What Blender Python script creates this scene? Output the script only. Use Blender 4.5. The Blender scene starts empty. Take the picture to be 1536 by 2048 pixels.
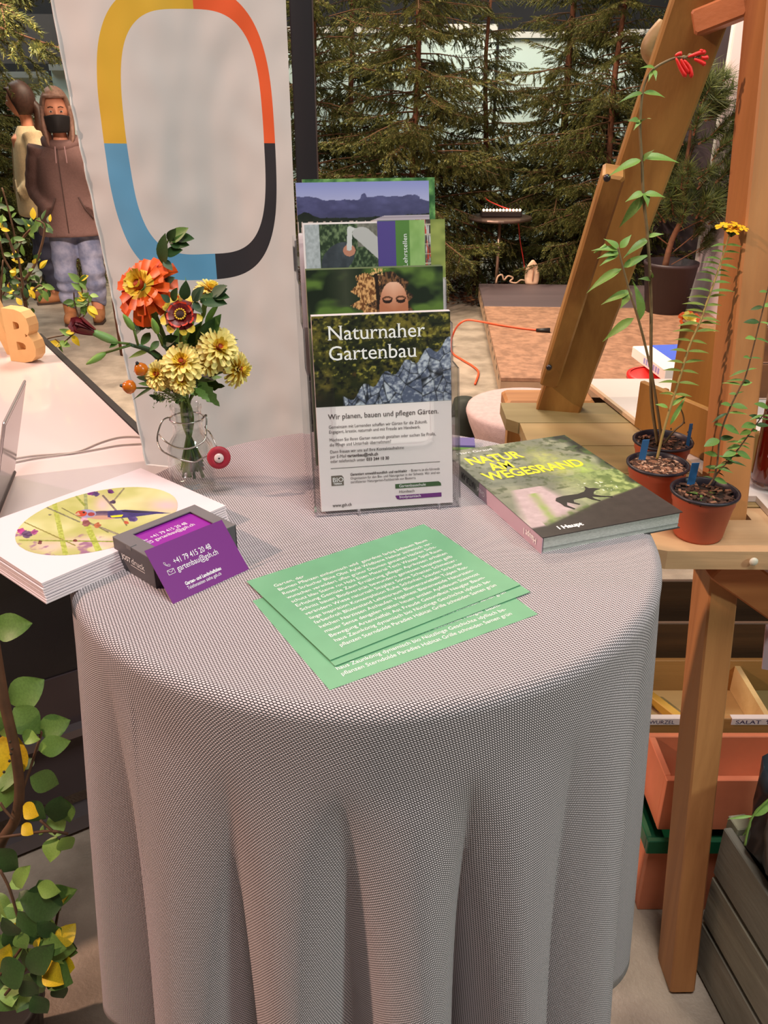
import bpy, math, random
import numpy as np
from mathutils import Vector as V, Matrix as M, noise as mnoise
rnd = random.Random(7)
SC = bpy.context.scene
COL = SC.collection
# ------------------------------------------------------------------ camera, world, lights, exposure
F = 1726.0
TH = math.radians(26.3)
CT, ST = math.cos(TH), math.sin(TH)
CAMH = 1.546
cd = bpy.data.cameras.new('camera')
cam = bpy.data.objects.new('camera', cd)
COL.objects.link(cam)
cam.location = (0, 0, CAMH)
cam.rotation_euler = (math.radians(90) - TH, 0, 0)
cd.sensor_fit = 'VERTICAL'
cd.sensor_height = 36
cd.lens = F / 2048 * 36
cd.clip_start = .02
SC.camera = cam
w = bpy.data.worlds.new('hall_air')
SC.world = w
w.use_nodes = True
w.node_tree.nodes['Background'].inputs[0].default_value = (.80, .84, 1, 1)
w.node_tree.nodes['Background'].inputs[1].default_value = .125
SC.view_settings.view_transform = 'Standard'
SC.view_settings.look = 'None'
SC.view_settings.gamma = 1
SC.view_settings.use_curve_mapping = False
SC.view_settings.exposure = 0.50


def lamp(name, typ, loc, target, energy, color, size=.5, spot=60, blend=.5):
    l = bpy.data.lights.new(name, typ)
    l.energy = energy
    l.color = color
    if typ == 'AREA':
        l.size = size
    else:
        l.shadow_soft_size = size
    if typ == 'SPOT':
        l.spot_size = math.radians(spot)
        l.spot_blend = blend
    o = bpy.data.objects.new(name, l)
    COL.objects.link(o)
    o.location = loc
    o.rotation_euler = (V(target) - V(loc)).to_track_quat('-Z', 'Y').to_euler()
    return o


lamp('hall_lamp', 'AREA', (.3, -.2, 4.6), (0, 1.2, .9), 80, (1, .94, .90), 1.2)
lamp('stage_spot_warm', 'SPOT', (-4.6, .5, 4.2), (.4, 1.3, .7), 720, (1, .64, .48), .08, 50)
lamp('stage_spot_pink', 'SPOT', (-3.2, 3.6, 4.2), (-.2, 1.0, 1.0), 110, (1, .55, .75), .08, 40)
lamp('stage_spot_green', 'SPOT', (3.4, -1.6, 3.6), (.5, 1.0, .5), 230, (.80, 1, .90), .25, 45)
lamp('hall_lamp_back', 'AREA', (-.5, 5.2, 4.8), (0, 6.5, .4), 330, (1, .80, .60), 2.2)
lamp('stage_spot_back', 'SPOT', (-3.2, 2.2, 4.4), (1.2, 6.4, .4), 720, (1, .72, .56), .12, 75)
lamp('visitor_fill', 'SPOT', (-1.3, 2.6, 2.6), (-2.35, 6.4, .85), 620, (1, .80, .66), .12, 24)  # added fill that brightens the two women, not a known hall lamp
lamp('panel_lamp', 'AREA', (1.0, 8.0, 4.0), (1.0, 9.0, 1.2), 60, (.86, 1, .95), 2.0)
lamp('panel_lamp_left', 'AREA', (-4.2, 8.2, 4.0), (-4.4, 9.0, 1.0), 60, (.84, 1, .96), 2.0)


# ------------------------------------------------------------------ pixel rays onto real planes
def ray(px, py):
    a = (px - 768) / F
    b = (1024 - py) / F
    return V((a, CT + b * ST, -ST + b * CT))


def pz(px, py, z):
    r = ray(px, py)
    t = (z - CAMH) / r.z
    return V((r.x * t, r.y * t, z))


def py_(px, py, y):
    r = ray(px, py)
    t = y / r.y
    return V((r.x * t, y, CAMH + r.z * t))


def pd(px, py, d):
    r = ray(px, py)
    return V((r.x * d, r.y * d, CAMH + r.z * d))


# ------------------------------------------------------------------ materials
def s2l(c):
    return tuple((x / 12.92 if x <= .04045 else ((x + .055) / 1.055) ** 2.4) for x in c)


def C8(*c):
    return s2l([x / 255 for x in c]) + (1,)


MATS = {}


def mat(name, col, rough=.6, metal=0, var=0.0, vs=30, bump=0.0, bs=80, coat=0, col2=None, emit=None, es=1, trans=0, sheen=0, axis=None, spec=.5):
    """plain surface with noise tint and relief; axis stretches the noise (wood grain)"""
    if name in MATS:
        return MATS[name]
    m = bpy.data.materials.new(name)
    MATS[name] = m
    m.use_nodes = True
    nt = m.node_tree
    b = nt.nodes['Principled BSDF']
    b.inputs['Roughness'].default_value = rough
    b.inputs['Metallic'].default_value = metal
    b.inputs['Coat Weight'].default_value = coat
    b.inputs['Specular IOR Level'].default_value = spec
    b.inputs['Sheen Weight'].default_value = sheen
    b.inputs['Base Color'].default_value = col
    if trans:
        b.inputs['Transmission Weight'].default_value = trans
    if emit:
        b.inputs['Emission Color'].default_value = emit
        b.inputs['Emission Strength'].default_value = es
    if var or bump or col2:
        tc = nt.nodes.new('ShaderNodeTexCoord')
        mp = nt.nodes.new('ShaderNodeMapping')
        nt.links.new(tc.outputs['Object'], mp.inputs[0])
        if axis is not None:
            s = [1, 1, 1]
            s[axis] = .06
            mp.inputs['Scale'].default_value = s
        n = nt.nodes.new('ShaderNodeTexNoise')
        n.inputs['Scale'].default_value = vs
        n.inputs['Detail'].default_value = 5
        n.inputs['Distortion'].default_value = .6 if axis is not None else 0
        nt.links.new(mp.outputs[0], n.inputs[0])
        if var or col2:
            r = nt.nodes.new('ShaderNodeValToRGB')
            c2 = col2 or tuple(x * (1 - var) for x in col[:3]) + (1,)
            r.color_ramp.elements[0].position = .36
            r.color_ramp.elements[1].position = .64
            r.color_ramp.elements[0].color = c2
            r.color_ramp.elements[1].color = col
            nt.links.new(n.outputs[0], r.inputs[0])
            nt.links.new(r.outputs[0], b.inputs['Base Color'])
        if bump:
            n2 = nt.nodes.new('ShaderNodeTexNoise')
            n2.inputs['Scale'].default_value = bs
            n2.inputs['Detail'].default_value = 4
            nt.links.new(mp.outputs[0], n2.inputs[0])
            bp = nt.nodes.new('ShaderNodeBump')
            bp.inputs['Strength'].default_value = bump
            bp.inputs['Distance'].default_value = .01
            nt.links.new(n2.outputs[0], bp.inputs['Height'])
            nt.links.new(bp.outputs[0], b.inputs['Normal'])
    return m


def clear_mat(name, tint, base=.06, gloss=.9):
    if name in MATS:
        return MATS[name]
    m = bpy.data.materials.new(name)
    MATS[name] = m
    m.use_nodes = True
    nt = m.node_tree
    nt.nodes.remove(nt.nodes['Principled BSDF'])
    out = nt.nodes['Material Output']
    t = nt.nodes.new('ShaderNodeBsdfTransparent')
    t.inputs[0].default_value = tint
    g = nt.nodes.new('ShaderNodeBsdfGlossy')
    g.inputs['Roughness'].default_value = .04
    g.inputs['Color'].default_value = (gloss, gloss, gloss, 1)
    lw = nt.nodes.new('ShaderNodeLayerWeight')
    lw.inputs[0].default_value = .5
    fr = nt.nodes.new('ShaderNodeMath')
    fr.operation = 'POWER'
    fr.inputs[1].default_value = 4
    nt.links.new(lw.outputs['Facing'], fr.inputs[0])
    ad = nt.nodes.new('ShaderNodeMath')
    ad.operation = 'ADD'
    ad.use_clamp = True
    ad.inputs[1].default_value = base
    nt.links.new(fr.outputs[0], ad.inputs[0])
    mx = nt.nodes.new('ShaderNodeMixShader')
    nt.links.new(ad.outputs[0], mx.inputs[0])
    nt.links.new(t.outputs[0], mx.inputs[1])
    nt.links.new(g.outputs[0], mx.inputs[2])
    nt.links.new(mx.outputs[0], out.inputs[0])
    return m


def print_mat():
    m = bpy.data.materials.new('picture_print')
    m.use_nodes = True
    nt = m.node_tree
    a = nt.nodes.new('ShaderNodeVertexColor')
    a.layer_name = 'Col'
    b = nt.nodes['Principled BSDF']
    b.inputs['Roughness'].default_value = .38
    nt.links.new(a.outputs[0], b.inputs['Base Color'])
    return m


PRINT = print_mat()
INKW = mat('ink_white', C8(250, 246, 246), .5)
INKD = mat('ink_dark', C8(70, 62, 62), .5)
INKB = mat('ink_black', C8(18, 18, 20), .5)
PAPER = mat('paper_white', C8(240, 226, 226), .45)


# ------------------------------------------------------------------ object helpers
def put(name, data, parent=None, loc=None):
    o = bpy.data.objects.new(name, data)
    COL.objects.link(o)
    if parent is not None:
        o.parent = parent
    if loc is not None:
        o.location = loc
    return o


def tag(o, label=None, cat=None, group=None, kind=None):
    if label: o['label'] = label
    if cat: o['category'] = cat
    if group: o['group'] = group
    if kind: o['kind'] = kind
    return o


def thing(name, loc, label, cat, group=None):
    return tag(put(name, None, loc=loc), label, cat, group)


def wloc(o):
    p = V((0, 0, 0))
    while o is not None:
        p += o.location
        o = o.parent
    return p


class MB:
    def __init__(s):
        s.v = []
        s.f = []
        s.mi = []
        s.sm = []
        s.m = 0
        s.smooth = False

    def add(s, vs, fs):
        n = len(s.v)
        s.v += [tuple(p) for p in vs]
        for f in fs:
            s.f.append([i + n for i in f])
            s.mi.append(s.m)
            s.sm.append(s.smooth)

    def box(s, a, b, T=None):
        vs = [V((x, y, z)) for x in (a[0], b[0]) for y in (a[1], b[1]) for z in (a[2], b[2])]
        if T is not None: vs = [T @ p for p in vs]
        s.add(vs, [(0, 1, 3, 2), (4, 6, 7, 5), (0, 4, 5, 1), (2, 3, 7, 6), (0, 2, 6, 4), (1, 5, 7, 3)])

    def bbox(s, a, b, c=.002, T=None):
        """box with chamfered vertical and horizontal edges"""
        ax, ay, az = a
        bx, by, bz = b
        rings = []
        for z, i in ((az, c), (az + c, 0), (bz - c, 0), (bz, c)):
            x0, y0, x1, y1 = ax + i, ay + i, bx - i, by - i
            rings.append([V((x0 + c, y0, z)), V((x1 - c, y0, z)), V((x1, y0 + c, z)), V((x1, y1 - c, z)), V((x1 - c, y1, z)), V((x0 + c, y1, z)), V((x0, y1 - c, z)), V((x0, y0 + c, z))])
        if T is not None: rings = [[T @ p for p in r] for r in rings]
        s.loft(rings, caps=True)

    def loft(s, rings, caps=False, closed=True):
        n = len(rings[0])
        vs = [p for r in rings for p in r]
        fs = []
        for i in range(len(rings) - 1):
            for j in range(n if closed else n - 1):
                k = (j + 1) % n
                fs.append((i * n + j, i * n + k, (i + 1) * n + k, (i + 1) * n + j))
        if caps:
            fs.append(tuple(range(n))[::-1])
            fs.append(tuple((len(rings) - 1) * n + j for j in range(n)))
        s.add(vs, fs)

    def prism(s, poly, vec):
        n = len(poly)
        poly = [V(p) for p in poly]
        vec = V(vec)
        vs = poly + [p + vec for p in poly]
        s.add(vs, [tuple(range(n))[::-1], tuple(range(n, 2 * n))] + [(i, (i + 1) % n, n + (i + 1) % n, n + i) for i in range(n)])

    def lathe(s, prof, c=(0, 0, 0), n=24, T=None, sq=0):
        rings = []
        for r, z in prof:
            rg = []
            for k in range(n):
                a = 2 * math.pi * k / n
                q = 1.0
                if sq: q = 1 / (abs(math.cos(a)) ** sq + abs(math.sin(a)) ** sq) ** (1 / sq)
                p = V((r * q * math.cos(a), r * q * math.sin(a), z))
                rg.append((T @ p if T is not None else p) + V(c))
            rings.append(rg)
        s.loft(rings)

    def tube(s, pts, r, n=6, rr=None, caps=True):
        pts = [V(p) for p in pts]
        rings = []
        u = None
        for i, p in enumerate(pts):
            d = (pts[min(i + 1, len(pts) - 1)] - pts[max(i - 1, 0)]).normalized()
            if u is None:
                u = d.orthogonal().normalized()
            u = (u - d * u.dot(d)).normalized()
            v = d.cross(u)
            R = rr[i] if rr else r
            rx, ry = R if isinstance(R, tuple) else (R, R)
            rings.append([p + u * (rx * math.cos(2 * math.pi * k / n)) + v * (ry * math.sin(2 * math.pi * k / n)) for k in range(n)])
        s.loft(rings, caps=caps)

    def ball(s, c, r, n=12, m=8, T=None):
        c = V(c)
        r = r if isinstance(r, tuple) else (r, r, r)
        rings = []
        for i in range(m + 1):
            t = math.pi * (i / m * .98 + .01)
            rg = []
            for k in range(n):
                a = 2 * math.pi * k / n
                p = V((r[0] * math.sin(t) * math.cos(a), r[1] * math.sin(t) * math.sin(a), -r[2] * math.cos(t)))
                rg.append(c + (T @ p if T is not None else p))
            rings.append(rg)
        s.loft(rings, caps=True)

    def mesh(s, name, mats, off=(0, 0, 0)):
        me = bpy.data.meshes.new(name)
        o = V(off)
        me.from_pydata([(p[0] - o.x, p[1] - o.y, p[2] - o.z) for p in s.v], [], s.f)
        for m in (mats if isinstance(mats, (list, tuple)) else [mats]):
            me.materials.append(m)
        me.polygons.foreach_set('material_index', s.mi)
        me.polygons.foreach_set('use_smooth', s.sm)
        return me

    def build(s, name, mats, parent=None, origin=None):
        off = wloc(parent) if parent is not None else (V(origin) if origin is not None else V((0, 0, 0)))
        o = put(name, s.mesh(name, mats, off), parent)
        if parent is None and origin is not None: o.location = origin
        return o


def frame(o, x, y, z=None):
    x = V(x).normalized()
    y = V(y)
    y = (y - x * y.dot(x)).normalized()
    z = x.cross(y)
    m = M.Identity(4)
    for i, c in enumerate((x, y, z)):
        for j in range(3): m[j][i] = c[j]
    m.translation = V(o)
    return m


def place(me, name, parent, org, d, nrm, sc=1.0, sx=None):
    """copy of a shared mesh: local +Y along d, +Z near nrm"""
    d = V(d).normalized()
    x = d.cross(V(nrm))
    if x.length < 1e-4: x = d.orthogonal()
    x.normalize()
    T = frame(V(org) - (wloc(parent) if parent is not None else V((0, 0, 0))), x, d)
    o = put(name, me, parent)
    o.matrix_local = T @ M.Diagonal((sx or sc, sc, sc, 1))
    return o


def leafmesh(name, L, W, mats, curl=.12, fold=.12, tip=1.0, n=7, wave=0, widest=.42, teeth=0):
    """pointed leaf along +Y with folded midrib, unit built at real size"""
    b = MB()
    b.smooth = True
    rows = []
    for i in range(n + 1):
        t = i / n
        q = (t / widest) if t < widest else (1 - (t - widest) / (1 - widest))
        wd = W / 2 * (math.sin(q * math.pi / 2) ** (.8 if t < widest else tip)) + W * .015
        if teeth and i % 2: wd *= 1 - teeth
        y = L * t
        z = -curl * L * t * t
        e = wave * math.sin(t * 9) * W
        rows.append([V((-wd, y, z + fold * wd + e)), V((-wd * .5, y, z + fold * wd * .35)), V((0, y, z)), V((wd * .5, y, z + fold * wd * .35)), V((wd, y, z + fold * wd - e))])
    b.loft(rows, closed=False)
    return b.mesh(name, mats)


# ------------------------------------------------------------------ text
_TX = {}


def glyphs(body, serif=0.0, bold=0.0, shear=0.0, align='LEFT', sp=1.0):
    key = (body, serif, bold, shear, align, sp)
    if key in _TX: return _TX[key]
    c = bpy.data.curves.new('t', 'FONT')
    c.body = body
    c.offset = bold
    c.shear = shear
    c.align_x = align
    c.space_character = sp
    c.resolution_u = 3
    o = bpy.data.objects.new('t', c)
    COL.objects.link(o)
    bpy.context.view_layer.update()
    dg = bpy.context.evaluated_depsgraph_get()
    me = o.evaluated_get(dg).to_mesh()
    vs = [(v.co.x, v.co.y) for v in me.vertices]
    fs = [tuple(p.vertices) for p in me.polygons]
    if serif:
        cnt = {}
        for f in fs:
            for i in range(len(f)):
                e = tuple(sorted((f[i], f[(i + 1) % len(f)])))
                cnt[e] = cnt.get(e, 0) + 1
        for e, k in list(cnt.items()):
            if k != 1: continue
            a, b = vs[e[0]], vs[e[1]]
            if abs(a[1] - b[1]) > .004: continue
            x0, x1 = sorted((a[0], b[0]))
            y = a[1]
            if not .055 < x1 - x0 < .16: continue
            for yy, lf, rt, s in ((0, 1, 1, 1), (.449, 1, 0, -1), (.682, 1, .6, -1), (-.23, 1, 1, 1)):
                if abs(y - yy) < .012 + bold:
                    n = len(vs)
                    h = .035 * s
                    vs += [(x0 - serif * lf, y), (x1 + serif * rt, y), (x1 + serif * rt, y + h), (x0 - serif * lf, y + h)]
                    fs.append((n, n + 1, n + 2, n + 3) if s > 0 else (n + 3, n + 2, n + 1, n))
    o.to_mesh_clear()
    bpy.data.objects.remove(o)
    bpy.data.curves.remove(c)
    _TX[key] = (vs, fs)
    return _TX[key]


def text(name, lines, parent, T, m, kind=None):
    """lines: (body, x, y, size[, options dict]); drawn on the XY plane of T; options: w = fit width"""
    b = MB()
    mats = []
    for ln in lines:
        body, x, y, sz = ln[:4]
        op = dict(ln[4]) if len(ln) > 4 else {}
        fit = op.pop('w', None)
        xs = op.pop('xs', 1.0)
        mm = op.pop('m', m)
        if mm not in mats: mats.append(mm)
        b.m = mats.index(mm)
        vs, fs = glyphs(body, **op)
        if fit:
            xs = fit / ((max(p[0] for p in vs) - min(p[0] for p in vs)) * sz)
        b.add([T @ V((x + p[0] * sz * xs, y + p[1] * sz, 0)) for p in vs], fs)
    o = b.build(name, mats, parent)
    return o


# ------------------------------------------------------------------ painted prints (numpy, vertex colours)
def vnoise(nx, ny, sc, seed):
    r = np.random.RandomState(seed)
    gx, gy = max(2, int(sc[0])) + 2, max(2, int(sc[1])) + 2
    g = r.rand(gy, gx)
    x = np.linspace(0, gx - 1.001, nx)
    y = np.linspace(0, gy - 1.001, ny)
    xi, yi = x.astype(int), y.astype(int)
    fx, fy = (x - xi), (y - yi)
    fx = fx * fx * (3 - 2 * fx)
    fy = fy * fy * (3 - 2 * fy)
    a = g[yi][:, xi]
    b2 = g[yi][:, xi + 1]
    c = g[yi + 1][:, xi]
    d = g[yi + 1][:, xi + 1]
    return (a * (1 - fx) + b2 * fx) * (1 - fy)[:, None] + (c * (1 - fx) + d * fx) * fy[:, None]


def fbm(nx, ny, sx, sy, seed, o=4):
    t = 0
    am = 0
    for i in range(o):
        t = t + vnoise(nx, ny, (sx * 2 ** i, sy * 2 ** i), seed + i) * .5 ** i
        am += .5 ** i
    return t / am


def lerp(a, b, t):
    return a + (b - a) * np.clip(t, 0, 1)[..., None]


def rgb(*c):
    return np.array(c, float) / 255


def seg(U, W, a, b):
    """distance of grid points to a segment"""
    ax, ay = a
    bx, by = b
    dx, dy = bx - ax, by - ay
    t = np.clip(((U - ax) * dx + (W - ay) * dy) / (dx * dx + dy * dy + 1e-9), 0, 1)
    return np.hypot(U - ax - t * dx, W - ay - t * dy)


def inpoly(U, W, poly):
    r = np.zeros(U.shape, bool)
    n = len(poly)
    for i in range(n):
        x0, y0 = poly[i]
        x1, y1 = poly[(i + 1) % n]
        if y0 == y1: continue
        c = ((y0 > W) != (y1 > W)) & (U < (x1 - x0) * (W - y0) / (y1 - y0) + x0)
        r ^= c
    return r


def picture(name, parent, T, w_, h_, nx, ny, fn, mask=None):
    """flat print w_ x h_ on the XY plane of T, colours from fn(U,V,nx,ny) in sRGB"""
    u = np.linspace(0, 1, nx)
    v = np.linspace(0, 1, ny)
    U, W = np.meshgrid(u, v)
    col = np.clip(fn(U, W, nx, ny), 0, 1)
    lin = np.where(col <= .04045, col / 12.92, ((col + .055) / 1.055) ** 2.4)
    off = wloc(parent)
    R = np.array([[T[i][j] for j in range(4)] for i in range(3)])
    P = (U.ravel()[:, None] * w_ * R[:, 0] + W.ravel()[:, None] * h_ * R[:, 1] + R[:, 3]) - np.array(off)
    idx = np.arange(nx * ny).reshape(ny, nx)
    q = np.stack([idx[:-1, :-1], idx[:-1, 1:], idx[1:, 1:], idx[1:, :-1]], -1).reshape(-1, 4)
    if mask is not None:
        k = mask(U, W)
        kk = (k[:-1, :-1] & k[1:, 1:] & k[:-1, 1:] & k[1:, :-1]).ravel()
        q = q[kk]
    me = bpy.data.meshes.new(name)
    me.vertices.add(len(P))
    me.vertices.foreach_set('co', P.ravel())
    me.loops.add(q.size)
    me.loops.foreach_set('vertex_index', q.ravel())
    me.polygons.add(len(q))
    me.polygons.foreach_set('loop_start', np.arange(0, q.size, 4))
    me.update(calc_edges=True)
    ca = me.color_attributes.new('Col', 'FLOAT_COLOR', 'POINT')
    rgba = np.ones((nx * ny, 4))
    rgba[:, :3] = lin.reshape(-1, 3)
    ca.data.foreach_set('color', rgba.ravel())
    me.materials.append(PRINT)
    return put(name, me, parent)


def smooth_path(pts, k=6):
    pts = [V(p) for p in pts]
    out = []
    for i in range(len(pts) - 1):
        p0 = pts[max(i - 1, 0)]
        p1, p2 = pts[i], pts[i + 1]
        p3 = pts[min(i + 2, len(pts) - 1)]
        for j in range(k):
            t = j / k
            out.append(.5 * ((2 * p1) + (p2 - p0) * t + (2 * p0 - 5 * p1 + 4 * p2 - p3) * t * t + (3 * p1 - p0 - 3 * p2 + p3) * t ** 3))
    out.append(pts[-1])
    return out


# ================================================================== the hall
CONC = mat('concrete', C8(176, 162, 146), .42, 0, .35, 7, .25, 140, col2=C8(138, 126, 112))


def slab(name, a, b_, m, kind='structure'):
    b = MB(); b.box(a, b_)
    return tag(b.build(name, m), kind=kind)


slab('floor', (-7, -3, -.1), (7, 10.2, 0), CONC)
DARKW = mat('dark_curtain', C8(26, 26, 30), .95, 0, .3, 3)
slab('wall_back', (-7, 10.0, 0), (7, 10.2, 5.2), DARKW)
slab('wall_left', (-7.2, -3, 0), (-7, 10.2, 5.2), DARKW)
slab('wall_right', (7, -3, 0), (7.2, 10.2, 5.2), DARKW)
slab('wall_front', (-7, -3.2, 0), (7, -3, 5.2), mat('hall_wall', C8(150, 146, 140), .9, 0, .1, 2))
slab('ceiling', (-7, -3, 5.2), (7, 10.2, 5.3), mat('hall_ceiling', C8(90, 88, 86), .9, 0, .1, 2))
WPAN = mat('white_panel', C8(205, 226, 222), .6, 0, .06, 3)
# free-standing white panels behind the spruces
for k, (x0, x1, h) in enumerate(((-1.30, .05, 2.02), (.08, 1.02, 2.04), (1.05, 2.1, 1.98), (2.14, 3.2, 2.0), (-4.7, -3.1, 1.66), (-3.06, -1.9, 1.72))):
    lb = ['white partition panel behind the spruce beside the banner post', 'white partition panel behind the two spruces in the middle', 'tall white panel with clear gap between the spruces', 'white partition panel at the far right behind the ladder stand',
          'pale partition panel at the far left behind the dark bush', 'pale partition panel behind the two women'][k]
    r = thing('partition_panel', (x0, 8.9, 0), lb, 'panel', 'white partition panels along the hall')
    b = MB(); b.bbox((x0, 8.9, .1), (x1, 8.95, h), .006); b.build('panel_sheet', WPAN, r)
    b = MB(); b.box((x0, 8.86, h - .05), (x1, 8.9, h)); b.build('top_rail', mat('rail_grey', C8(200, 200, 196), .5), r)
    b = MB(); b.box((x0 + .1, 8.7, 0), (x0 + .2, 9.1, .1)); b.build('foot', INKB, r)
    b = MB(); b.box((x1 - .2, 8.7, 0), (x1 - .1, 9.1, .1)); b.build('foot', INKB, r)

# right: dark partition and white partition wall
r = thing('dark_partition', (2.0, 7.0, 0), 'dark purple-grey partition wall behind the potted pine', 'partition')
b = MB(); b.box((2.02, 7.0, 0), (4.2, 7.06, 3.0)); b.build('wall_sheet', mat('purple_grey', C8(92, 80, 86), .8, 0, .25, 2), r)
b = MB(); b.box((2.02, 6.98, 0), (4.2, 7.0, .08)); b.build('foot_rail', INKB, r)
r = thing('white_partition', (2.08, 5.0, 0), 'white partition wall with plant shadows to the right of the pine', 'partition')
b = MB(); b.box((2.14, 2.6, .2), (2.18, 6.06, 3.0)); b.build('wall_sheet', mat('partition_white', C8(206, 186, 190), .7, 0, .04, 3), r)
b = MB(); b.box((2.132, 6.02, .2), (2.188, 6.07, 3.0)); b.build('edge_strip', mat('partition_edge', C8(235, 228, 222), .5), r)

# ================================================================== low stage of plywood plates
S0 = V((.601, 4.286, 0)); sx_ = V((1, -.05, 0)).normalized(); sy_ = V((-.05, 1, 0)).normalized()
st = thing('stage', S0, 'low wooden stage of worn brown plywood plates with one dark plate', 'stage')
TSg = frame(S0, sx_, sy_)
PLY = mat('plywood_worn', C8(164, 124, 98), .55, 0, .3, 22, .1, 60, col2=C8(132, 98, 76))
PLYD = mat('plywood_dark', C8(92, 78, 80), .6, 0, .2, 6, .1, 50, axis=0)
PLYE = mat('plywood_edge', C8(176, 146, 118), .6, 0, .2, 8)
rows = [(0, .86, PLY), (.863, 1.60, PLY), (1.603, 2.345, PLYD)]
for y0, y1, m in rows:
    for x0, x1 in ((0, 1.42), (1.423, 2.85)):
        b = MB(); b.bbox((x0, y0, .178), (x1, y1, .20), .002, TSg)
        b.build('plank', m, st)
b = MB(); b.box((.0, 0, .10), (.02, 2.345, .177), TSg); b.build('side_board', PLYE, st)
b = MB(); b.box((.02, 0, .10), (2.85, .02, .177), TSg); b.build('front_board', PLYE, st)
for i in range(13):
    b = MB(); b.box((-.001, .1 + i * .18, .155), (.0, .14 + i * .18, .176), TSg); b.build('slot', INKB, st)
for y in (.05, .8, 1.55, 2.2):
    b = MB(); b.box((.03, y, 0), (.09, y + .07, .10), TSg); b.build('leg', PLYE, st)
for x in (.9, 1.8, 2.7):
    b = MB(); b.box((x, .05, 0), (x + .07, .12, .10), TSg); b.build('leg', PLYE, st)
b = MB(); b.box((.44, -.0008, .150), (.60, 0, .176), TSg); b.build('name_plate', mat('plate_ochre', C8(176, 140, 60), .5), st)
text('plate_lettering', [('STUDIO', .45, .155, .018, dict(w=.13, bold=.02))], st, TSg @ M.Translation((0, -.001, 0)) @ M.Rotation(math.pi / 2, 4, 'X'), INKB)

# needle litter under the spruces
b = MB()
rr = random.Random(3)
for i in range(9000):
    x = rr.uniform(-1.3, 3.2); y = rr.uniform(6.75, 8.2)
    a = rr.uniform(0, 6.28); l = rr.uniform(.01, .035); wd = rr.uniform(.004, .012); z = rr.uniform(.002, .035)
    c, s = math.cos(a), math.sin(a)
    b.add([(x - l * c, y - l * s, z), (x + wd * s, y - wd * c, z + rr.uniform(0, .02)), (x + l * c, y + l * s, z + rr.uniform(-.0, .02)), (x - wd * s, y + wd * c, z)], [(0, 1, 2, 3)])
    b.mi[-1] = i % 3
tag(b.build('bark_litter', [mat('litter_a', C8(92, 56, 36), .9), mat('litter_b', C8(60, 40, 28), .9), mat('litter_c', C8(128, 84, 50), .9)]), 'brown bark and needle litter on the floor under the spruces', 'litter', None, 'stuff')

# ================================================================== the round table and its cloth
TZ = 1.12
TC = V((-.018, .821, 0))
TR = .303
tb = thing('round_table', (TC.x, TC.y, 0), 'round standing table under the grey woven cloth, chrome foot showing', 'table')
b = MB(); b.smooth = True
b.lathe([(.001, .0), (.20, .0), (.215, .006), (.20, .014), (.06, .03), (.03, .05), (.001, .05)], (TC.x, TC.y, 0), 40)
b.build('base', mat('chrome', (.75, .76, .77, 1), .16, 1), tb)
b = MB(); b.smooth = True
b.lathe([(.03, .04), (.03, 1.09)], (TC.x, TC.y, 0), 20)
b.build('pole', MATS['chrome'], tb)
b = MB()
b.lathe([(.001, TZ - .03), (TR - .006, TZ - .03), (TR - .006, TZ - .002), (.001, TZ - .002)], (TC.x, TC.y, 0), 64)
b.build('tabletop', mat('tabletop_laminate', C8(120, 116, 112), .5), tb)


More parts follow.
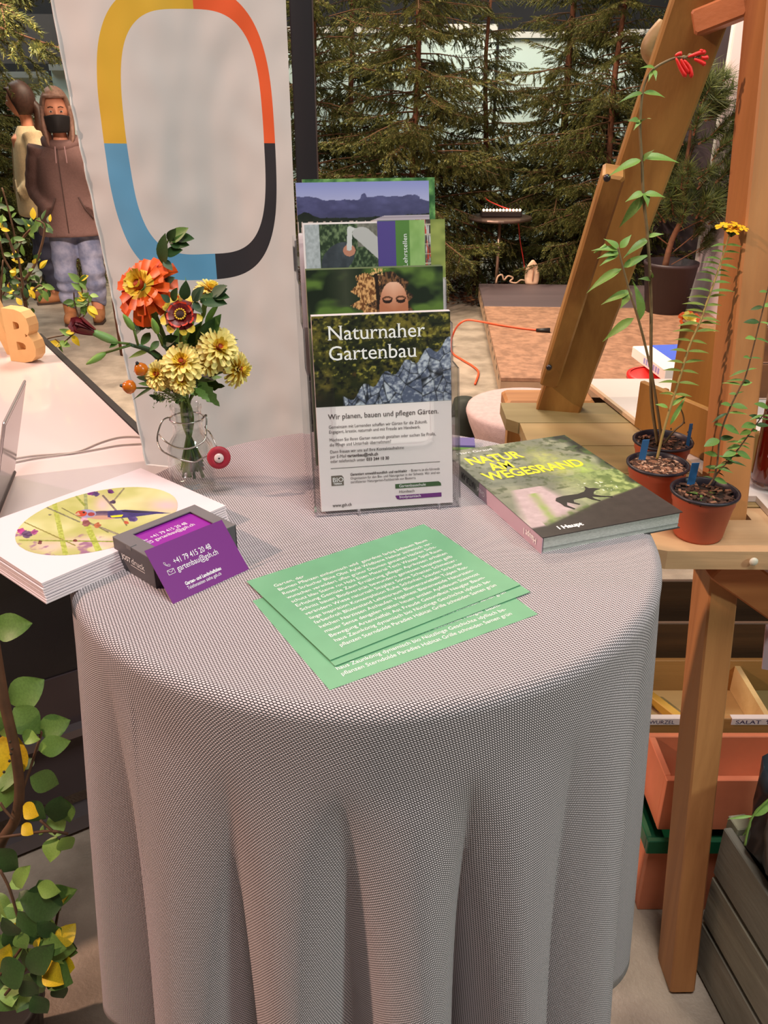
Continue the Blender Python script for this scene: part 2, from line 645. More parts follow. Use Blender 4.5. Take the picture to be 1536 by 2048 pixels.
def weave_mat(name, light, dark, pitch):
    m = bpy.data.materials.new(name)
    m.use_nodes = True
    nt = m.node_tree
    bs = nt.nodes['Principled BSDF']
    bs.inputs['Roughness'].default_value = .85
    bs.inputs['Specular IOR Level'].default_value = .25
    bs.inputs['Sheen Weight'].default_value = .15
    uv = nt.nodes.new('ShaderNodeUVMap')
    mp = nt.nodes.new('ShaderNodeMapping')
    k = 2 * math.pi / pitch
    mp.inputs['Scale'].default_value = (k, k, k)
    mp.inputs['Rotation'].default_value = (0, 0, .35)
    nz = nt.nodes.new('ShaderNodeTexNoise')
    nz.inputs['Scale'].default_value = 9
    nt.links.new(uv.outputs[0], nz.inputs[0])
    vm = nt.nodes.new('ShaderNodeVectorMath'); vm.operation = 'SCALE'; vm.inputs[3].default_value = .004
    nt.links.new(nz.outputs['Color'], vm.inputs[0])
    va = nt.nodes.new('ShaderNodeVectorMath'); va.operation = 'ADD'
    nt.links.new(uv.outputs[0], va.inputs[0]); nt.links.new(vm.outputs[0], va.inputs[1])
    nt.links.new(va.outputs[0], mp.inputs[0])
    sp = nt.nodes.new('ShaderNodeSeparateXYZ')
    nt.links.new(mp.outputs[0], sp.inputs[0])

    def mth(op, a, c=None):
        q = nt.nodes.new('ShaderNodeMath'); q.operation = op
        for i, s in enumerate((a, c)):
            if s is None: continue
            if isinstance(s, (int, float)): q.inputs[i].default_value = s
            else: nt.links.new(s, q.inputs[i])
        return q.outputs[0]
    # bird's-eye weave: loops offset by half a pitch on every other row
    row = mth('FLOOR', mth('DIVIDE', sp.outputs[1], math.pi))
    sh = mth('MULTIPLY', mth('MODULO', row, 2.0), math.pi)
    sx = mth('COSINE', mth('ADD', sp.outputs[0], sh))
    sy = mth('ABSOLUTE', mth('SINE', sp.outputs[1]))
    val = mth('ADD', mth('MULTIPLY', sx, .5), mth('SUBTRACT', mth('MULTIPLY', sy, 1.2), .62))
    rp = nt.nodes.new('ShaderNodeValToRGB')
    rp.color_ramp.elements[0].position = .0; rp.color_ramp.elements[0].color = dark
    rp.color_ramp.elements[1].position = .34; rp.color_ramp.elements[1].color = light
    nt.links.new(val, rp.inputs[0])
    nt.links.new(rp.outputs[0], bs.inputs['Base Color'])
    bp = nt.nodes.new('ShaderNodeBump'); bp.inputs['Strength'].default_value = .5; bp.inputs['Distance'].default_value = .0008
    nt.links.new(val, bp.inputs['Height']); nt.links.new(bp.outputs[0], bs.inputs['Normal'])
    return m


WEAVE = weave_mat('bird_eye_weave', C8(222, 210, 214), C8(52, 48, 52), .0036)
# fold ridges and valleys by angle (0 = towards the viewer, + = right), from the photograph
KN = [(-178, .4, 0), (-160, 1, 1), (-146, .5, 0), (-128, 1, 1), (-112, .5, 0), (-93, .9, 1), (-75, .9, 0), (-61, .9, 1), (-47, .8, 0), (-33, .9, 1), (-21, .9, 0), (-12, .55, 1), (-3, 1.3, 0), (8.5, 1.15, 1),
      (16.5, 2.3, 0), (25, 1.1, 1), (36, .8, 0), (47, .9, 1), (61, .6, 0), (76, .8, 1), (92, .6, 0), (108, 1, 1), (124, .5, 0), (140, 1, 1), (156, .5, 0), (170, .8, 1), (182, .4, 0)]


def foldf(deg):
    for (a0, w0, s0), (a1, w1, s1) in zip(KN, KN[1:]):
        if a0 <= deg <= a1:
            t = (deg - a0) / (a1 - a0)
            t = t ** 1.9 if s0 else 1 - (1 - t) ** 1.9
            v0 = w0 if s0 else -w0
            v1 = w1 if s1 else -w1
            return v0 + (v1 - v0) * t
    return 0


NA = 540
rings = []
uvs = []
prof = [(r, 0, 0) for r in (.0, .05, .10, .15, .20, .24, .27, .292)]
er = .012
for k in range(1, 6):
    a = k / 5 * math.pi / 2
    prof.append((.292 + er * math.sin(a), -er * (1 - math.cos(a)), 0))
for k in range(1, 41):
    prof.append((.304, -er - .55 * k / 40, k / 40))
arc = 0
pr = None
for (r, dz, t) in prof:
    if pr: arc += math.hypot(r - pr[0], dz - pr[1])
    pr = (r, dz)
    rg = []
    for j in range(NA):
        deg = -180 + 360 * j / NA
        a = math.radians(deg)
        s = t
        grow = min(1, max(0, (s - .02) / .98)) ** 1.15
        fo = foldf(deg)
        front = max(0, math.cos(a - .05))
        start = .04 + .20 * front * (1 if abs(deg) < 40 else .3)
        g2 = min(1, max(0, (s - start * .5) / (1 - start * .5))) ** .9
        R = r + ((.026 - .020 * max(0, math.sin(a))) * s) + (.038 * g2 * fo if t > 0 else 0) + .010 * s * math.sin(a * 2 + .6)
        # sideways sway of the folds as they fall
        aa = a + .03 * s * math.sin(3 * a + 1.0)
        z = TZ + .0008 + dz + (.0016 * mnoise.noise(V((deg * .05, s * 3, 2))) if t > 0 else 0)
        if t == 1: z += .006 * math.sin(a * 5)
        if t > .0 and deg < -68 and deg > -110: R += .006 * s
        rg.append(V((TC.x + R * math.sin(aa), TC.y - R * math.cos(aa), z)))
    rings.append(rg)
    uvs.append([(arc * math.sin(-math.pi + 2 * math.pi * j / NA), -arc * math.cos(-math.pi + 2 * math.pi * j / NA)) for j in range(NA + 1)])
b = MB(); b.smooth = True
b.loft(rings)
cl = b.build('tablecloth', WEAVE, None, (TC.x, TC.y, TZ))
me = cl.data
ul = me.uv_layers.new(name='UVMap')
buf = np.zeros((len(me.loops), 2))
li = 0
nring = len(rings)
for i in range(nring - 1):
    for j in range(NA):
        buf[li] = uvs[i][j]
        buf[li + 1] = uvs[i][j + 1]
        buf[li + 2] = uvs[i + 1][j + 1]
        buf[li + 3] = uvs[i + 1][j]
        li += 4
ul.data.foreach_set('uv', buf.ravel())
sd = cl.modifiers.new('thickness', 'SOLIDIFY'); sd.thickness = .0012; sd.offset = -1
tag(cl, 'light grey woven cloth hanging in deep folds over the round table', 'tablecloth')
TOP = TZ + .0012

# ================================================================== brochure holder
YAW = math.radians(9.4)
O0 = V((.0054, .857, TOP))
E1 = V((math.cos(YAW), math.sin(YAW), 0)); E2 = V((-math.sin(YAW), math.cos(YAW), 0)); E3 = V((0, 0, 1))
LEAN = math.radians(12)
EL = E3 * math.cos(LEAN) + E2 * math.sin(LEAN)
EN = -E2 * math.cos(LEAN) + E3 * math.sin(LEAN)       # leaflet normal, to the viewer
ACR = clear_mat('clear_acrylic', (.99, .99, .995, 1), .04)
ACE = clear_mat('clear_acrylic_edge', (.80, .82, .88, 1), .42)
hold = thing('brochure_holder', O0, 'clear acrylic brochure holder with four stepped pockets on the round table', 'holder')
HW = .080
DB, DH = .036, .040


def H(x, bk, h):
    return O0 + E1 * x + E2 * bk + E3 * h


def acr_prism(b, poly, vec):
    b.m = 0
    n = len(b.f)
    b.prism(poly, vec)
    for i in range(n + 2, len(b.f)): b.mi[i] = 1


for i in range(4):
    b = MB()
    P0 = H(0, DB * i, .002 + DH * i)
    top = .155
    ou = []
    pts = [(-HW, 0), (HW, 0), (HW, top), (HW - .024, top), (HW - .030, top - .006), (HW - .030, .078)]
    for k in range(5):
        a = math.pi / 2 * k / 4
        pts.append((HW - .030 - .008 * math.sin(a) * 1.0, .078 - .008 * math.sin(a)))
    pts = [(-HW, 0), (HW, 0), (HW, top), (HW - .020, top), (HW - .026, top - .006), (HW - .026, .086), (HW - .029, .079), (HW - .036, .076),
           (-HW + .036, .076), (-HW + .029, .079), (-HW + .026, .086), (-HW + .026, top - .006), (-HW + .020, top), (-HW, top)]
    acr_prism(b, [P0 + E1 * x + EL * y for x, y in pts], EN * -.002)
    b.build('front_panel', [ACR, ACE], hold)
    b = MB()
    q = H(-HW, DB * i + .002, DH * i)
    b.m = 0
    acr_prism(b, [q, q + E1 * 2 * HW, q + E1 * 2 * HW + E2 * .034, q + E2 * .034], E3 * .002)
    b.build('pocket_floor', [ACR, ACE], hold)
for s in (-1, 1):
    prof = [(0, 0)]
    for i in range(4):
        prof.append((DB * i + .032, DH * i + .152))
        if i < 3: prof.append((DB * (i + 1) + (DH * i + .152 - DH * (i + 1)) * .2126, DH * i + .152))
    prof += [(.178, .272), (.128, 0)]
    b = MB()
    acr_prism(b, [H(s * (HW + (.0 if s > 0 else .002)), x, y) for x, y in prof], E1 * .002)
    b.build('side_panel', [ACR, ACE], hold)
b = MB()
acr_prism(b, [H(-HW, .128, 0), H(HW, .128, 0), H(HW, .178, .272), H(-HW, .178, .272)], E2 * .002)
b.build('back_panel', [ACR, ACE], hold)
for x in (-.035, .055):
    b = MB(); b.m = 0
    b.box((0, 0, 0), (.003, .004, .006), frame(H(x, -.003, .001), E1, E2))
    b.build('clip_tab', [ACE], hold)


def leaflet(tier, x, dep, wid, hgt, lift, label, group, t=.0012, edge=PAPER, rot=0.0):
    """a sheet or booklet standing in a pocket; returns root and its face frame (origin bottom-left, x right, y up)"""
    P = H(x - wid / 2, DB * tier + .006 + dep, DH * tier + .0045 + lift)
    r = thing('leaflet', P, label, 'leaflet', group)
    ex = (E1 * math.cos(rot) + EL * math.sin(rot))
    ey = (EL * math.cos(rot) - E1 * math.sin(rot))
    T = frame(P, ex, ey)
    b = MB()
    b.box((0, 0, -t), (wid, hgt, 0), T)
    b.build('pages', edge, r)
    return r, T @ M.Translation((0, 0, .0003))


# --- front pocket
def pic_wall(U, W, nx, ny):
    n1 = fbm(nx, ny, 10, 8, 3, 5); n2 = fbm(nx, ny, 40, 30, 9, 3)
    c = lerp(rgb(38, 42, 22), rgb(112, 100, 40), (n1 - .38) * 3)
    c = lerp(c, rgb(20, 22, 16), (.45 - n2) * 5)
    c = lerp(c, rgb(150, 140, 60), (n2 - .62) * 7 * (W > .3))
    c = lerp(c, rgb(120, 60, 30), (fbm(nx, ny, 5, 5, 77, 3) - .5) * 4 * (U < .3) * (W < .45))
    c = lerp(c, rgb(26, 30, 18), (.22 - W) * 6 * (U < .3))
    # stones: cells below a rising line
    line = .06 + .62 * np.clip((U - .22) / .78, 0, 1) ** .9 + .05 * np.sin(U * 40)
    r = np.random.RandomState(5)
    pts = []
    for k in range(46):
        u = .2 + .82 * r.rand(); pts.append((u, r.rand() * (.06 + .7 * max(0, (u - .2) / .8)) - .03))
    d = np.stack([np.hypot((U - a) * 1.7, (W - q) * .85) for a, q in pts])
    ds = np.sort(d, 0); ci = np.argmin(d, 0)
    tone = r.rand(46)[ci]
    st = lerp(rgb(84, 92, 116), rgb(190, 196, 208), tone * .7 + (fbm(nx, ny, 50, 40, 21, 3) - .5) * 2.2)
    st = lerp(st, rgb(24, 26, 32), (.012 - (ds[1] - ds[0])) * 80)
    m = (W < line) & (U > .2)
    return np.where(m[..., None], st, c)


for k in range(5):
    r, T = leaflet(0, .0, .0016 * (4 - k), .148, .210, 0, 'white edged leaflet, %s behind the Naturnaher Gartenbau leaflet' % ['fourth', 'third', 'second', 'directly'][k] if k < 4 else 'front leaflet with dry-stone wall photo and white title Naturnaher Gartenbau',
                   'garden leaflets in the front pocket' if k < 4 else None, .0014)
picture('cover_photo', r, T @ M.Translation((0, .115, 0)), .148, .0945, 230, 150, pic_wall)
SF = dict(serif=.035)
G = M.Translation((0, 0, .0003))
text('title_lettering', [('Naturnaher', .0155, .1845, .0215, dict(serif=.045, w=.104)), ('Gartenbau', .0155, .1635, .0215, dict(serif=.045, w=.094))], r, T @ G, INKW)
lt = [('Wir planen, bauen und pflegen Gärten.', .0125, .1015, .0078, dict(serif=.03, w=.121))]
for s_, y_, w_ in (('Gemeinsam mit Lernenden schaffen wir Gärten für die Zukunft.', .0915, .108), ('Engagiert, kreativ, naturnah und mit Freude am Handwerk.', .0862, .100),
                   ('Möchten Sie Ihren Garten naturnah gestalten oder suchen Sie Profis,', .0775, .117), ('die Pflege und Unterhalt übernehmen?', .0722, .067),
                   ('Dann freuen wir uns auf Ihre Kontaktaufnahme', .0645, .081), ('per E-Mail', .0592, .017), ('oder telefonisch unter', .054, .038)):
    lt.append((s_, .0125, y_, .0048, dict(w=w_)))
lt += [('gartenbau@gsh.ch', .031, .0592, .0048, dict(w=.034, bold=.02)), ('033 244 10 30', .052, .054, .0048, dict(w=.025, bold=.02)),
       ('Garantiert umweltfreundlich und nachhaltig', .0335, .0385, .0040, dict(w=.063, bold=.02)), ('– Bioterra ist die führende', .0985, .0385, .0040, dict(w=.035)),
       ('Organisation für den Bio- und Naturgarten in der Schweiz. Wir sind ein', .0335, .0342, .0040, dict(w=.1)),
       ('zertifizierter Naturgarten-Fachbetrieb von Bioterra.', .0335, .030, .0040, dict(w=.073)), ('www.gsh.ch', .0125, .0045, .0052, dict(bold=.012, w=.021))]
text('body_lettering', lt, r, T @ G, INKD)
b = MB(); b.box((.0125, .0475, 0), (.134, .0479, .0002), T); b.build('rule_line', INKD, r)
b = MB()
b.prism([T @ V(p) for p in [(.0125, .0285, 0), (.026, .0285, 0), (.026, .037, 0), (.024, .0395, 0), (.0125, .0395, 0)]], (T.to_3x3() @ V((0, 0, .0002))))
o = b.build('bio_emblem', mat('emblem_brown', C8(112, 100, 92), .5), r)
text('emblem_lettering', [('BIO', .0135, .0325, .0070, dict(serif=.04, w=.0115)), ('TERRA', .0145, .0294, .0030, dict(w=.0095, bold=.02))], r, T @ G, INKW)
GRN = mat('logo_green', C8(62, 92, 54), .5); PUR = mat('logo_purple', C8(112, 44, 122), .5)
b = MB()
b.prism([T @ V(p) for p in [(.083, .0205, 0), (.135, .0205, 0), (.1345, .0235, 0), (.132, .0255, 0), (.083, .0255, 0)]], T.to_3x3() @ V((0, 0, .0002)))
b.build('green_logo_band', GRN, r)
b = MB()
b.prism([T @ V(p) for p in [(.083, .0115, 0), (.0845, .0088, 0), (.087, .0078, 0), (.135, .0078, 0), (.135, .0125, 0), (.083, .0125, 0)]], T.to_3x3() @ V((0, 0, .0002)))
b.build('purple_logo_band', PUR, r)
text('logo_lettering', [('Gartenbauschule', .087, .0216, .0046, dict(w=.030)), ('biodynamisch', .087, .0092, .0044, dict(w=.024)), ('Hünibach', .087, .0152, .0044, dict(w=.017, m=INKD))], r, T @ G, INKW)


# --- second pocket
def pic_woman(U, W, nx, ny):
    n = fbm(nx, ny, 5, 3, 11, 3)
    c = lerp(rgb(22, 34, 20), rgb(92, 120, 52), (n - .45) * 4)
    c = lerp(c, rgb(70, 74, 58), (.15 - abs(U - .28)) * 5 * (n < .6))
    W2 = W
    st = fbm(nx, ny, 110, 22, 31, 3); s2 = fbm(nx, ny, 26, 6, 33, 2)
    wob = .02 * np.sin(W2 * 20) + .016 * (st - .5)
    hair = ((U - .605 + wob) / .150) ** 2 + ((W2 - .12) / .68) ** 2 < 1
    bun = ((U - .435 + wob) / .092) ** 2 + ((W2 - .44) / .34) ** 2 < 1 + .6 * (st - .5)
    tail = (np.abs(U - .415 + wob * 2) < .055) & (W2 < .4)
    hc = lerp(rgb(44, 32, 26), rgb(128, 88, 58), (st - .40) * 4)
    c = np.where(hair[..., None], hc, c)
    gold = lerp(rgb(110, 66, 36), rgb(222, 170, 112), (st - .36) * 4)
    c = np.where((bun | tail)[..., None], gold, c)
    c = np.where(((np.abs(U - .50 - .10 * (W2 - .6)) < .05) & (W2 > .72) & (st > .56) & (W2 < .96))[..., None], rgb(226, 180, 120), c)
    c = np.where((seg(U, W2, (.505, .75), (.52, .0)) < .014)[..., None], rgb(40, 26, 20), c)
    fx = (U - .630) / .108; fy = (W2 + .05) / .62
    face = (np.abs(fx) ** 2.4 + fy ** 2 < 1) & (U > .52)
    fc = lerp(rgb(186, 116, 84), rgb(236, 184, 156), (fy + .1) - .35 * np.abs(fx))
    c = np.where(face[..., None], fc, c)
    for cx in (.583, .682):
        dx = U - cx
        c = np.where(((np.abs(W2 - .12 - 40 * dx * dx) < .035) & (np.abs(dx) < .034))[..., None], rgb(44, 26, 22), c)
        c = np.where(((np.abs(W2 - .235 + 30 * dx * dx) < .022) & (np.abs(dx) < .040))[..., None], rgb(96, 60, 42), c)
    return c


for k in range(4):
    r, T = leaflet(1, -.001, .0030 * (3 - k), .148, .210, 0, 'green edged booklet, %s behind the booklet with the face' % ['third', 'second', 'directly'][k] if k < 3 else 'booklet in second pocket with photo of tied-up brown hair and closed eyes',
                   'booklets in the second pocket' if k < 3 else None, .0024, mat('leaflet_edge_green', C8(122, 130, 92), .5))
picture('cover_photo', r, T @ M.Translation((0, .150, 0)), .148, .060, 230, 96, lambda U, W, a, q: pic_woman(U, W * 1.28 - .40, a, q))


# --- third pocket
def pic_pipe(U, W, nx, ny):
    n = fbm(nx, ny, 30, 20, 41, 3)
    c = lerp(rgb(40, 56, 38), rgb(110, 128, 92), (n - .4) * 3)
    c = np.where((U < .20)[..., None], lerp(rgb(150, 156, 160), rgb(196, 202, 208), n), c)
    c = np.where(((U > .72) & (W > .4))[..., None], lerp(rgb(90, 88, 80), rgb(140, 138, 128), n), c)
    man = ((U - .50 + .2 * (.4 - W)) / .22) ** 2 + ((W - .12) / .42) ** 2 < 1
    c = np.where(man[..., None], lerp(rgb(34, 38, 44), rgb(84, 92, 100), fbm(nx, ny, 9, 6, 4, 3)), c)
    hd = ((U - .60) / .085) ** 2 + ((W - .32) / .15) ** 2 < 1
    c = np.where(hd[..., None], rgb(190, 130, 108), c)
    d = seg(U, W, (.62, .9), (.60, .35)); c = np.where((d < .035)[..., None], rgb(205, 205, 205), c)
    d = seg(U, W, (.62, .9), (.74, .80)); c = np.where((d < .035)[..., None], rgb(205, 205, 205), c)
    d = seg(U, W * .8, (.78, .60), (1.1, .15)); c = np.where((d < .13)[..., None], rgb(186, 184, 184), c)
    return c


r, T = leaflet(2, .0665, .0050, .034, .212, .001, 'olive green booklet at the right end of third pocket with shelf photo', None, .0016)


def pic_shelf(U, W, nx, ny):
    n = vnoise(nx, ny, (30, 5), 4)
    c = lerp(rgb(70, 60, 56), rgb(200, 196, 196), (n - .4) * 3)
    c = np.where((vnoise(nx, ny, (40, 4), 8) > .78)[..., None], rgb(190, 70, 50), c)
    c = np.where((np.abs((W * 6) % 1 - .5) < .06)[..., None], rgb(190, 180, 160), c)
    return np.where((U > .52)[..., None], lerp(rgb(120, 132, 66), rgb(160, 168, 90), vnoise(nx, ny, (3, 9), 5)), c)


picture('cover_photo', r, T @ M.Translation((0, .150, 0)), .034, .062, 60, 90, pic_shelf)
r, T = leaflet(2, .034, .0030, .052, .212, .001, 'narrow green leaflet with white vertical word Lehrstellen in third pocket', None, .0012)


def pic_green(U, W, nx, ny):
    c = lerp(rgb(120, 160, 84), rgb(170, 200, 130), fbm(nx, ny, 5, 5, 14, 3))
    return np.where((U < .68)[..., None], rgb(86, 128, 62) + 0 * c, c)


picture('cover_photo', r, T @ M.Translation((0, .140, 0)), .052, .072, 70, 90, pic_green)
text('title_lettering', [('Lehrstellen', 0, 0, .0072, dict(w=.034))], r, T @ M.Translation((.0320, .1630, .0003)) @ M.Rotation(math.pi / 2, 4, 'Z'), INKW)
r, T = leaflet(2, -.0235, .0, .101, .212, .001, 'leaflet with purple stripe and photo of a worker under a pipe', None, .0014)
picture('cover_photo', r, T @ M.Translation((.002, .140, 0)), .079, .070, 150, 130, lambda U, W, a, q: pic_pipe(U, (W - .42) / .58, a, q))
picture('purple_stripe', r, T @ M.Translation((.081, .0, 0)), .020, .212, 12, 12, lambda U, W, a, q: np.zeros(U.shape + (3,)) + rgb(84, 70, 140))


# --- fourth pocket
def pic_mount(U, W, nx, ny):
    n = fbm(nx, ny, 14, 9, 51, 4)
    c = lerp(rgb(204, 202, 222), rgb(140, 146, 204), W)
    ridge = .58 + .06 * np.sin(U * 9 + 1) + .03 * np.sin(U * 23) + .035 * (fbm(nx, ny, 18, 1, 52, 3)[0][None, :] - .5) * 2
    ridge = ridge + .16 * np.exp(-((U - .5) / .022) ** 4) * .7 + .08 * np.exp(-((U - .5) / .06) ** 2) - .05 * (U > .93)
    mc = lerp(rgb(92, 92, 138), rgb(62, 62, 98), n + (.5 - W))
    mc = lerp(mc, rgb(60, 62, 86), (.25 - W) * 3)
    c = np.where((W < ridge)[..., None], mc, c)
    tr = .10 + .05 * (fbm(nx, ny, 26, 1, 53, 3)[0][None, :] - .3) + .16 * np.exp(-((U - .06) / .06) ** 2) + .07 * (U > .55) * (U - .55) * 2
    c = np.where((W < tr)[..., None], lerp(rgb(18, 24, 20), rgb(46, 56, 44), n), c)
    g = W < .02 + .11 * np.clip((U - .55) / .1, 0, 1)
    g &= U > .55
    c = np.where(g[..., None], lerp(rgb(150, 140, 152), rgb(190, 180, 190), (W * 60) % 1), c)
    c = np.where(((W < .03) & (U < .6) & (vnoise(nx, ny, (60, 2), 6) > .6))[..., None], rgb(190, 170, 160), c)
    return c


r, T = leaflet(3, .0045, .0040, .148, .211, .002, 'green photo brochure just showing behind the mountain brochure', None, .0012)
picture('cover_photo', r, T @ M.Translation((0, .11, 0)), .148, .101, 120, 80, lambda U, W, a, q: lerp(rgb(40, 84, 44), rgb(130, 180, 104), (fbm(a, q, 20, 14, 61, 4) - .3) * 2.2))
r, T = leaflet(3, -.003, .0, .148, .210, 0, 'brochure with blue mountain ridge photo in rear pocket', None, .0014)
picture('cover_photo', r, T @ M.Translation((0, .158, 0)), .148, .052, 230, 90, lambda U, W, a, q: pic_mount(U, (W - .20) / .80, a, q))

# small leaflets lying behind the holder
for k, (c1, dz, lb) in enumerate(((C8(70, 60, 60), 0, 'dark edged leaflet lying lowest behind the acrylic holder'), (C8(122, 168, 84), .003, 'green leaflet lying flat behind the acrylic holder'),
                                  (C8(88, 76, 140), .006, 'purple leaflet lying flat, topmost behind the acrylic holder'))):
    P = pz(898 + 2 * k, 906 - 6 * k, TOP + dz)
    o = MB(); T = frame(P, (1, -.05, 0), (.05, 1, 0))
    r = thing('flat_leaflet', P, lb, 'leaflet', 'leaflets lying behind the holder')
    o.box((-.05, -.0, 0), (.033 - .001 * k, .028, .0026), T)
    o.build('pages', mat('flat_leaflet%d' % k, c1, .5), r)

# ================================================================== book
BN = pz(1085, 1076, TOP + .019); ba = math.radians(20.3)
Bx = V((math.cos(ba), math.sin(ba), 0)); By = V((-math.sin(ba), math.cos(ba), 0))
bk = thing('book', (BN.x, BN.y, TOP), 'thick nature book with deer silhouette and yellow title overhanging the table edge', 'book')
TB = frame((BN.x, BN.y, TOP), Bx, By)
BW, BH, BT = .169, .240, .019
b = MB(); b.box((.003, .002, .0006), (BW - .002, BH - .002, BT - .0006), TB)
pg = b.build('page_block', mat('page_block', C8(205, 205, 200), .7, 0, .22, 900, 0, axis=0), bk)
for i, z in enumerate((.0056,)):
    b = MB(); b.box((.003, .0012, z), (BW - .0015, BH - .0012, z + .0002), TB); b.build('page_gap', mat('gap_grey', C8(120, 120, 118), .7), bk)
b = MB()
b.box((0, 0, BT - .0006), (BW, BH, BT), TB); b.box((0, 0, 0), (BW, BH, .0006), TB)
b.build('cover_board', mat('cover_dark', C8(52, 50, 50), .4), bk)
b = MB(); b.box((0, 0, .0003), (.0008, BH, BT - .0002), TB)
b.build('spine', mat('book_spine', C8(196, 166, 182), .4), bk)
b = MB(); b.box((-.0003, BH * .60, .0004), (.0, BH, BT - .0003), TB)
b.build('spine_band', mat('book_spine_green', C8(108, 116, 104), .4), bk)


def pic_book(U, W, nx, ny):
    n = fbm(nx, ny, 5, 7, 71, 4); n2 = fbm(nx, ny, 26, 36, 72, 4)
    c = lerp(rgb(112, 116, 100), rgb(158, 160, 134), (n - .35) * 2.4)
    c = lerp(c, rgb(74, 84, 58), (n2 - .52) * 5 * (W > .4))
    c = lerp(c, rgb(196, 200, 110), np.exp(-(((U - .62) / .12) ** 2 + ((W - .70) / .18) ** 2)) * (n2 * 1.6))
    c = lerp(c, rgb(170, 196, 96), np.exp(-(((U - .80) / .10) ** 2 + ((W - .58) / .10) ** 2)) * (n2 * 1.7))
    c = lerp(c, lerp(rgb(96, 118, 64), rgb(160, 176, 110), (n2 - .4) * 4), ((U - .42) * 3) * (W < .52) * .8)
    path = np.clip(1.0 - np.abs(U - .20 - .12 * W) / (.34 - .45 * W), 0, 1) * (W < .46)
    c = lerp(c, lerp(rgb(168, 146, 150), rgb(200, 180, 184), n2), path * 3)
    c = lerp(c, rgb(132, 160, 74), np.exp(-((U - .20 - (W - .2) * .25) / .03) ** 2) * (W < .40) * (n2 + .2))
    sp = (W > .30) & (W < .42) & (U > .60) & (U < .85) & (vnoise(nx, ny, (80, 110), 91) > .86)
    c = np.where(sp[..., None], rgb(235, 240, 225), c)
    edge = np.clip((U - (.955 - .25 * np.clip(W - .55, 0, 1) + .03 * np.sin(W * 30))) * 14, 0, 1) * (W > .30)
    c = lerp(c, lerp(rgb(24, 32, 26), rgb(70, 96, 50), (n2 - .45) * 4), edge)
    hill = .10 + .13 * np.clip((U - .10) / .5, 0, 1) + .08 * np.clip((U - .6) / .4, 0, 1) + .01 * (n2 - .5)
    c = lerp(c, lerp(rgb(44, 40, 40), rgb(62, 56, 54), n2), (hill - W) * 60)
    c = lerp(c, rgb(70, 96, 40), np.exp(-((W - hill) / .02) ** 2) * (U > .1) * (U < .5) * n2)
    return c


TCv = TB @ M.Translation((0, 0, BT + .0002))
picture('cover_photo', bk, TCv, BW, BH, 260, 360, pic_book)
YEL = mat('title_yellow', C8(238, 226, 40), .5)
TT = TCv @ M.Translation((0, 0, .0002))
text('title_lettering', [('NATUR', .012, .192, .030, dict(w=.072, bold=.03)), ('AM', .030, .168, .030, dict(w=.030, bold=.03)), ('WEGESRAND', .012, .144, .030, dict(w=.130, bold=.03))], bk, TT, YEL)
text('author_lettering', [('Marc Giraud', .010, .226, .0088, dict(serif=.03, w=.048)), ('Haupt', .030, .010, .0098, dict(w=.024, bold=.04, serif=.03)), ('I', .025, .010, .0098, dict(bold=.03))], bk, TT, INKW)
b = MB()
deer = [(.058, .066), (.056, .074), (.060, .080), (.070, .082), (.088, .081), (.098, .084), (.103, .089), (.106, .096), (.108, .090), (.113, .089), (.119, .084), (.112, .083), (.107, .079), (.104, .074),
        (.110, .068), (.121, .063), (.120, .061), (.107, .066), (.099, .070), (.099, .064), (.103, .058), (.101, .057), (.095, .064), (.092, .071), (.076, .070), (.073, .064), (.077, .058), (.075, .057), (.069, .064),
        (.066, .067), (.062, .060), (.066, .050), (.064, .049), (.058, .059)]
b.prism([TT @ V((x, y - .004, 0)) for x, y in deer], (0, 0, .0002))
b.build('deer_silhouette', INKB, bk)
TS = frame(TB @ V((-.0006, 0, BT)), -By, V((0, 0, 1)))
TS = frame(TB @ V((-.0007, BH, 0)), -By, (0, 0, 1))
sl = []
# the spine reads from the far end, upside down towards the viewer
TS = frame(TB @ V((-.0007, 0, BT)), By, (0, 0, -1))
text('spine_lettering', [('Haupt I', .010, .0060, .010, dict(w=.026, bold=.02))], bk, TS, INKW)
text('spine_title', [('NATUR AM WEGESRAND', .152, .0055, .0115, dict(w=.085, bold=.03))], bk, TS, INKB)
text('spine_author', [('Giraud', .128, .0065, .0085, dict(w=.018))], bk, TS, INKW)

# ================================================================== green postcards
GCARD = mat('card_green', C8(112, 172, 132), .5, 0, .06, 40)
CARDTXT = ['Garten, der', 'Blumen Pflanzen einheimisch wild  geordnet farbig bebauen Baum', 'Rosen Sträucher Blüte Obst Apfel Wildbiene Nektar ästhetisch ver-', 'wunschen verwildert offen grüner Daumen gestalten Hecken Sicht-',
           'schutz blau Steine rot Holz Eisen Material Teich Wasser Spiel Raum', 'Erholung Gemüse Zaun Ernährung pflegen Aprikosen erhalten', 'Schnitt bauen Biodiversität bewundern geniessen bespielen gelb',
           'verändern Wiese naturnah Sitzplatz Sonne Schatten Schmetter-', 'linge Inspiration Kontemplation Ruhe Schönheit Stauden Sträucher', 'farbenfroh Blütenstand Lebensraum Blumenzwiebeln Tulpen Rot-',
           'kelchen Narzissen Asthaufen Vogelnest Bienenweide Naturstein-', 'mauer Sense dengelen mähen heuen ansäen Apfelbaum Süssmost', 'Bewegung Artenvielfalt Ast Freude Gesundheit Neugier Baum-',
           'haus Zaunkönig dynamisch bio Nützlinge Geschichte idyllisch be-', 'pflanzen Sterndolde Paradies Habitat Grille schneiden Samen grün']
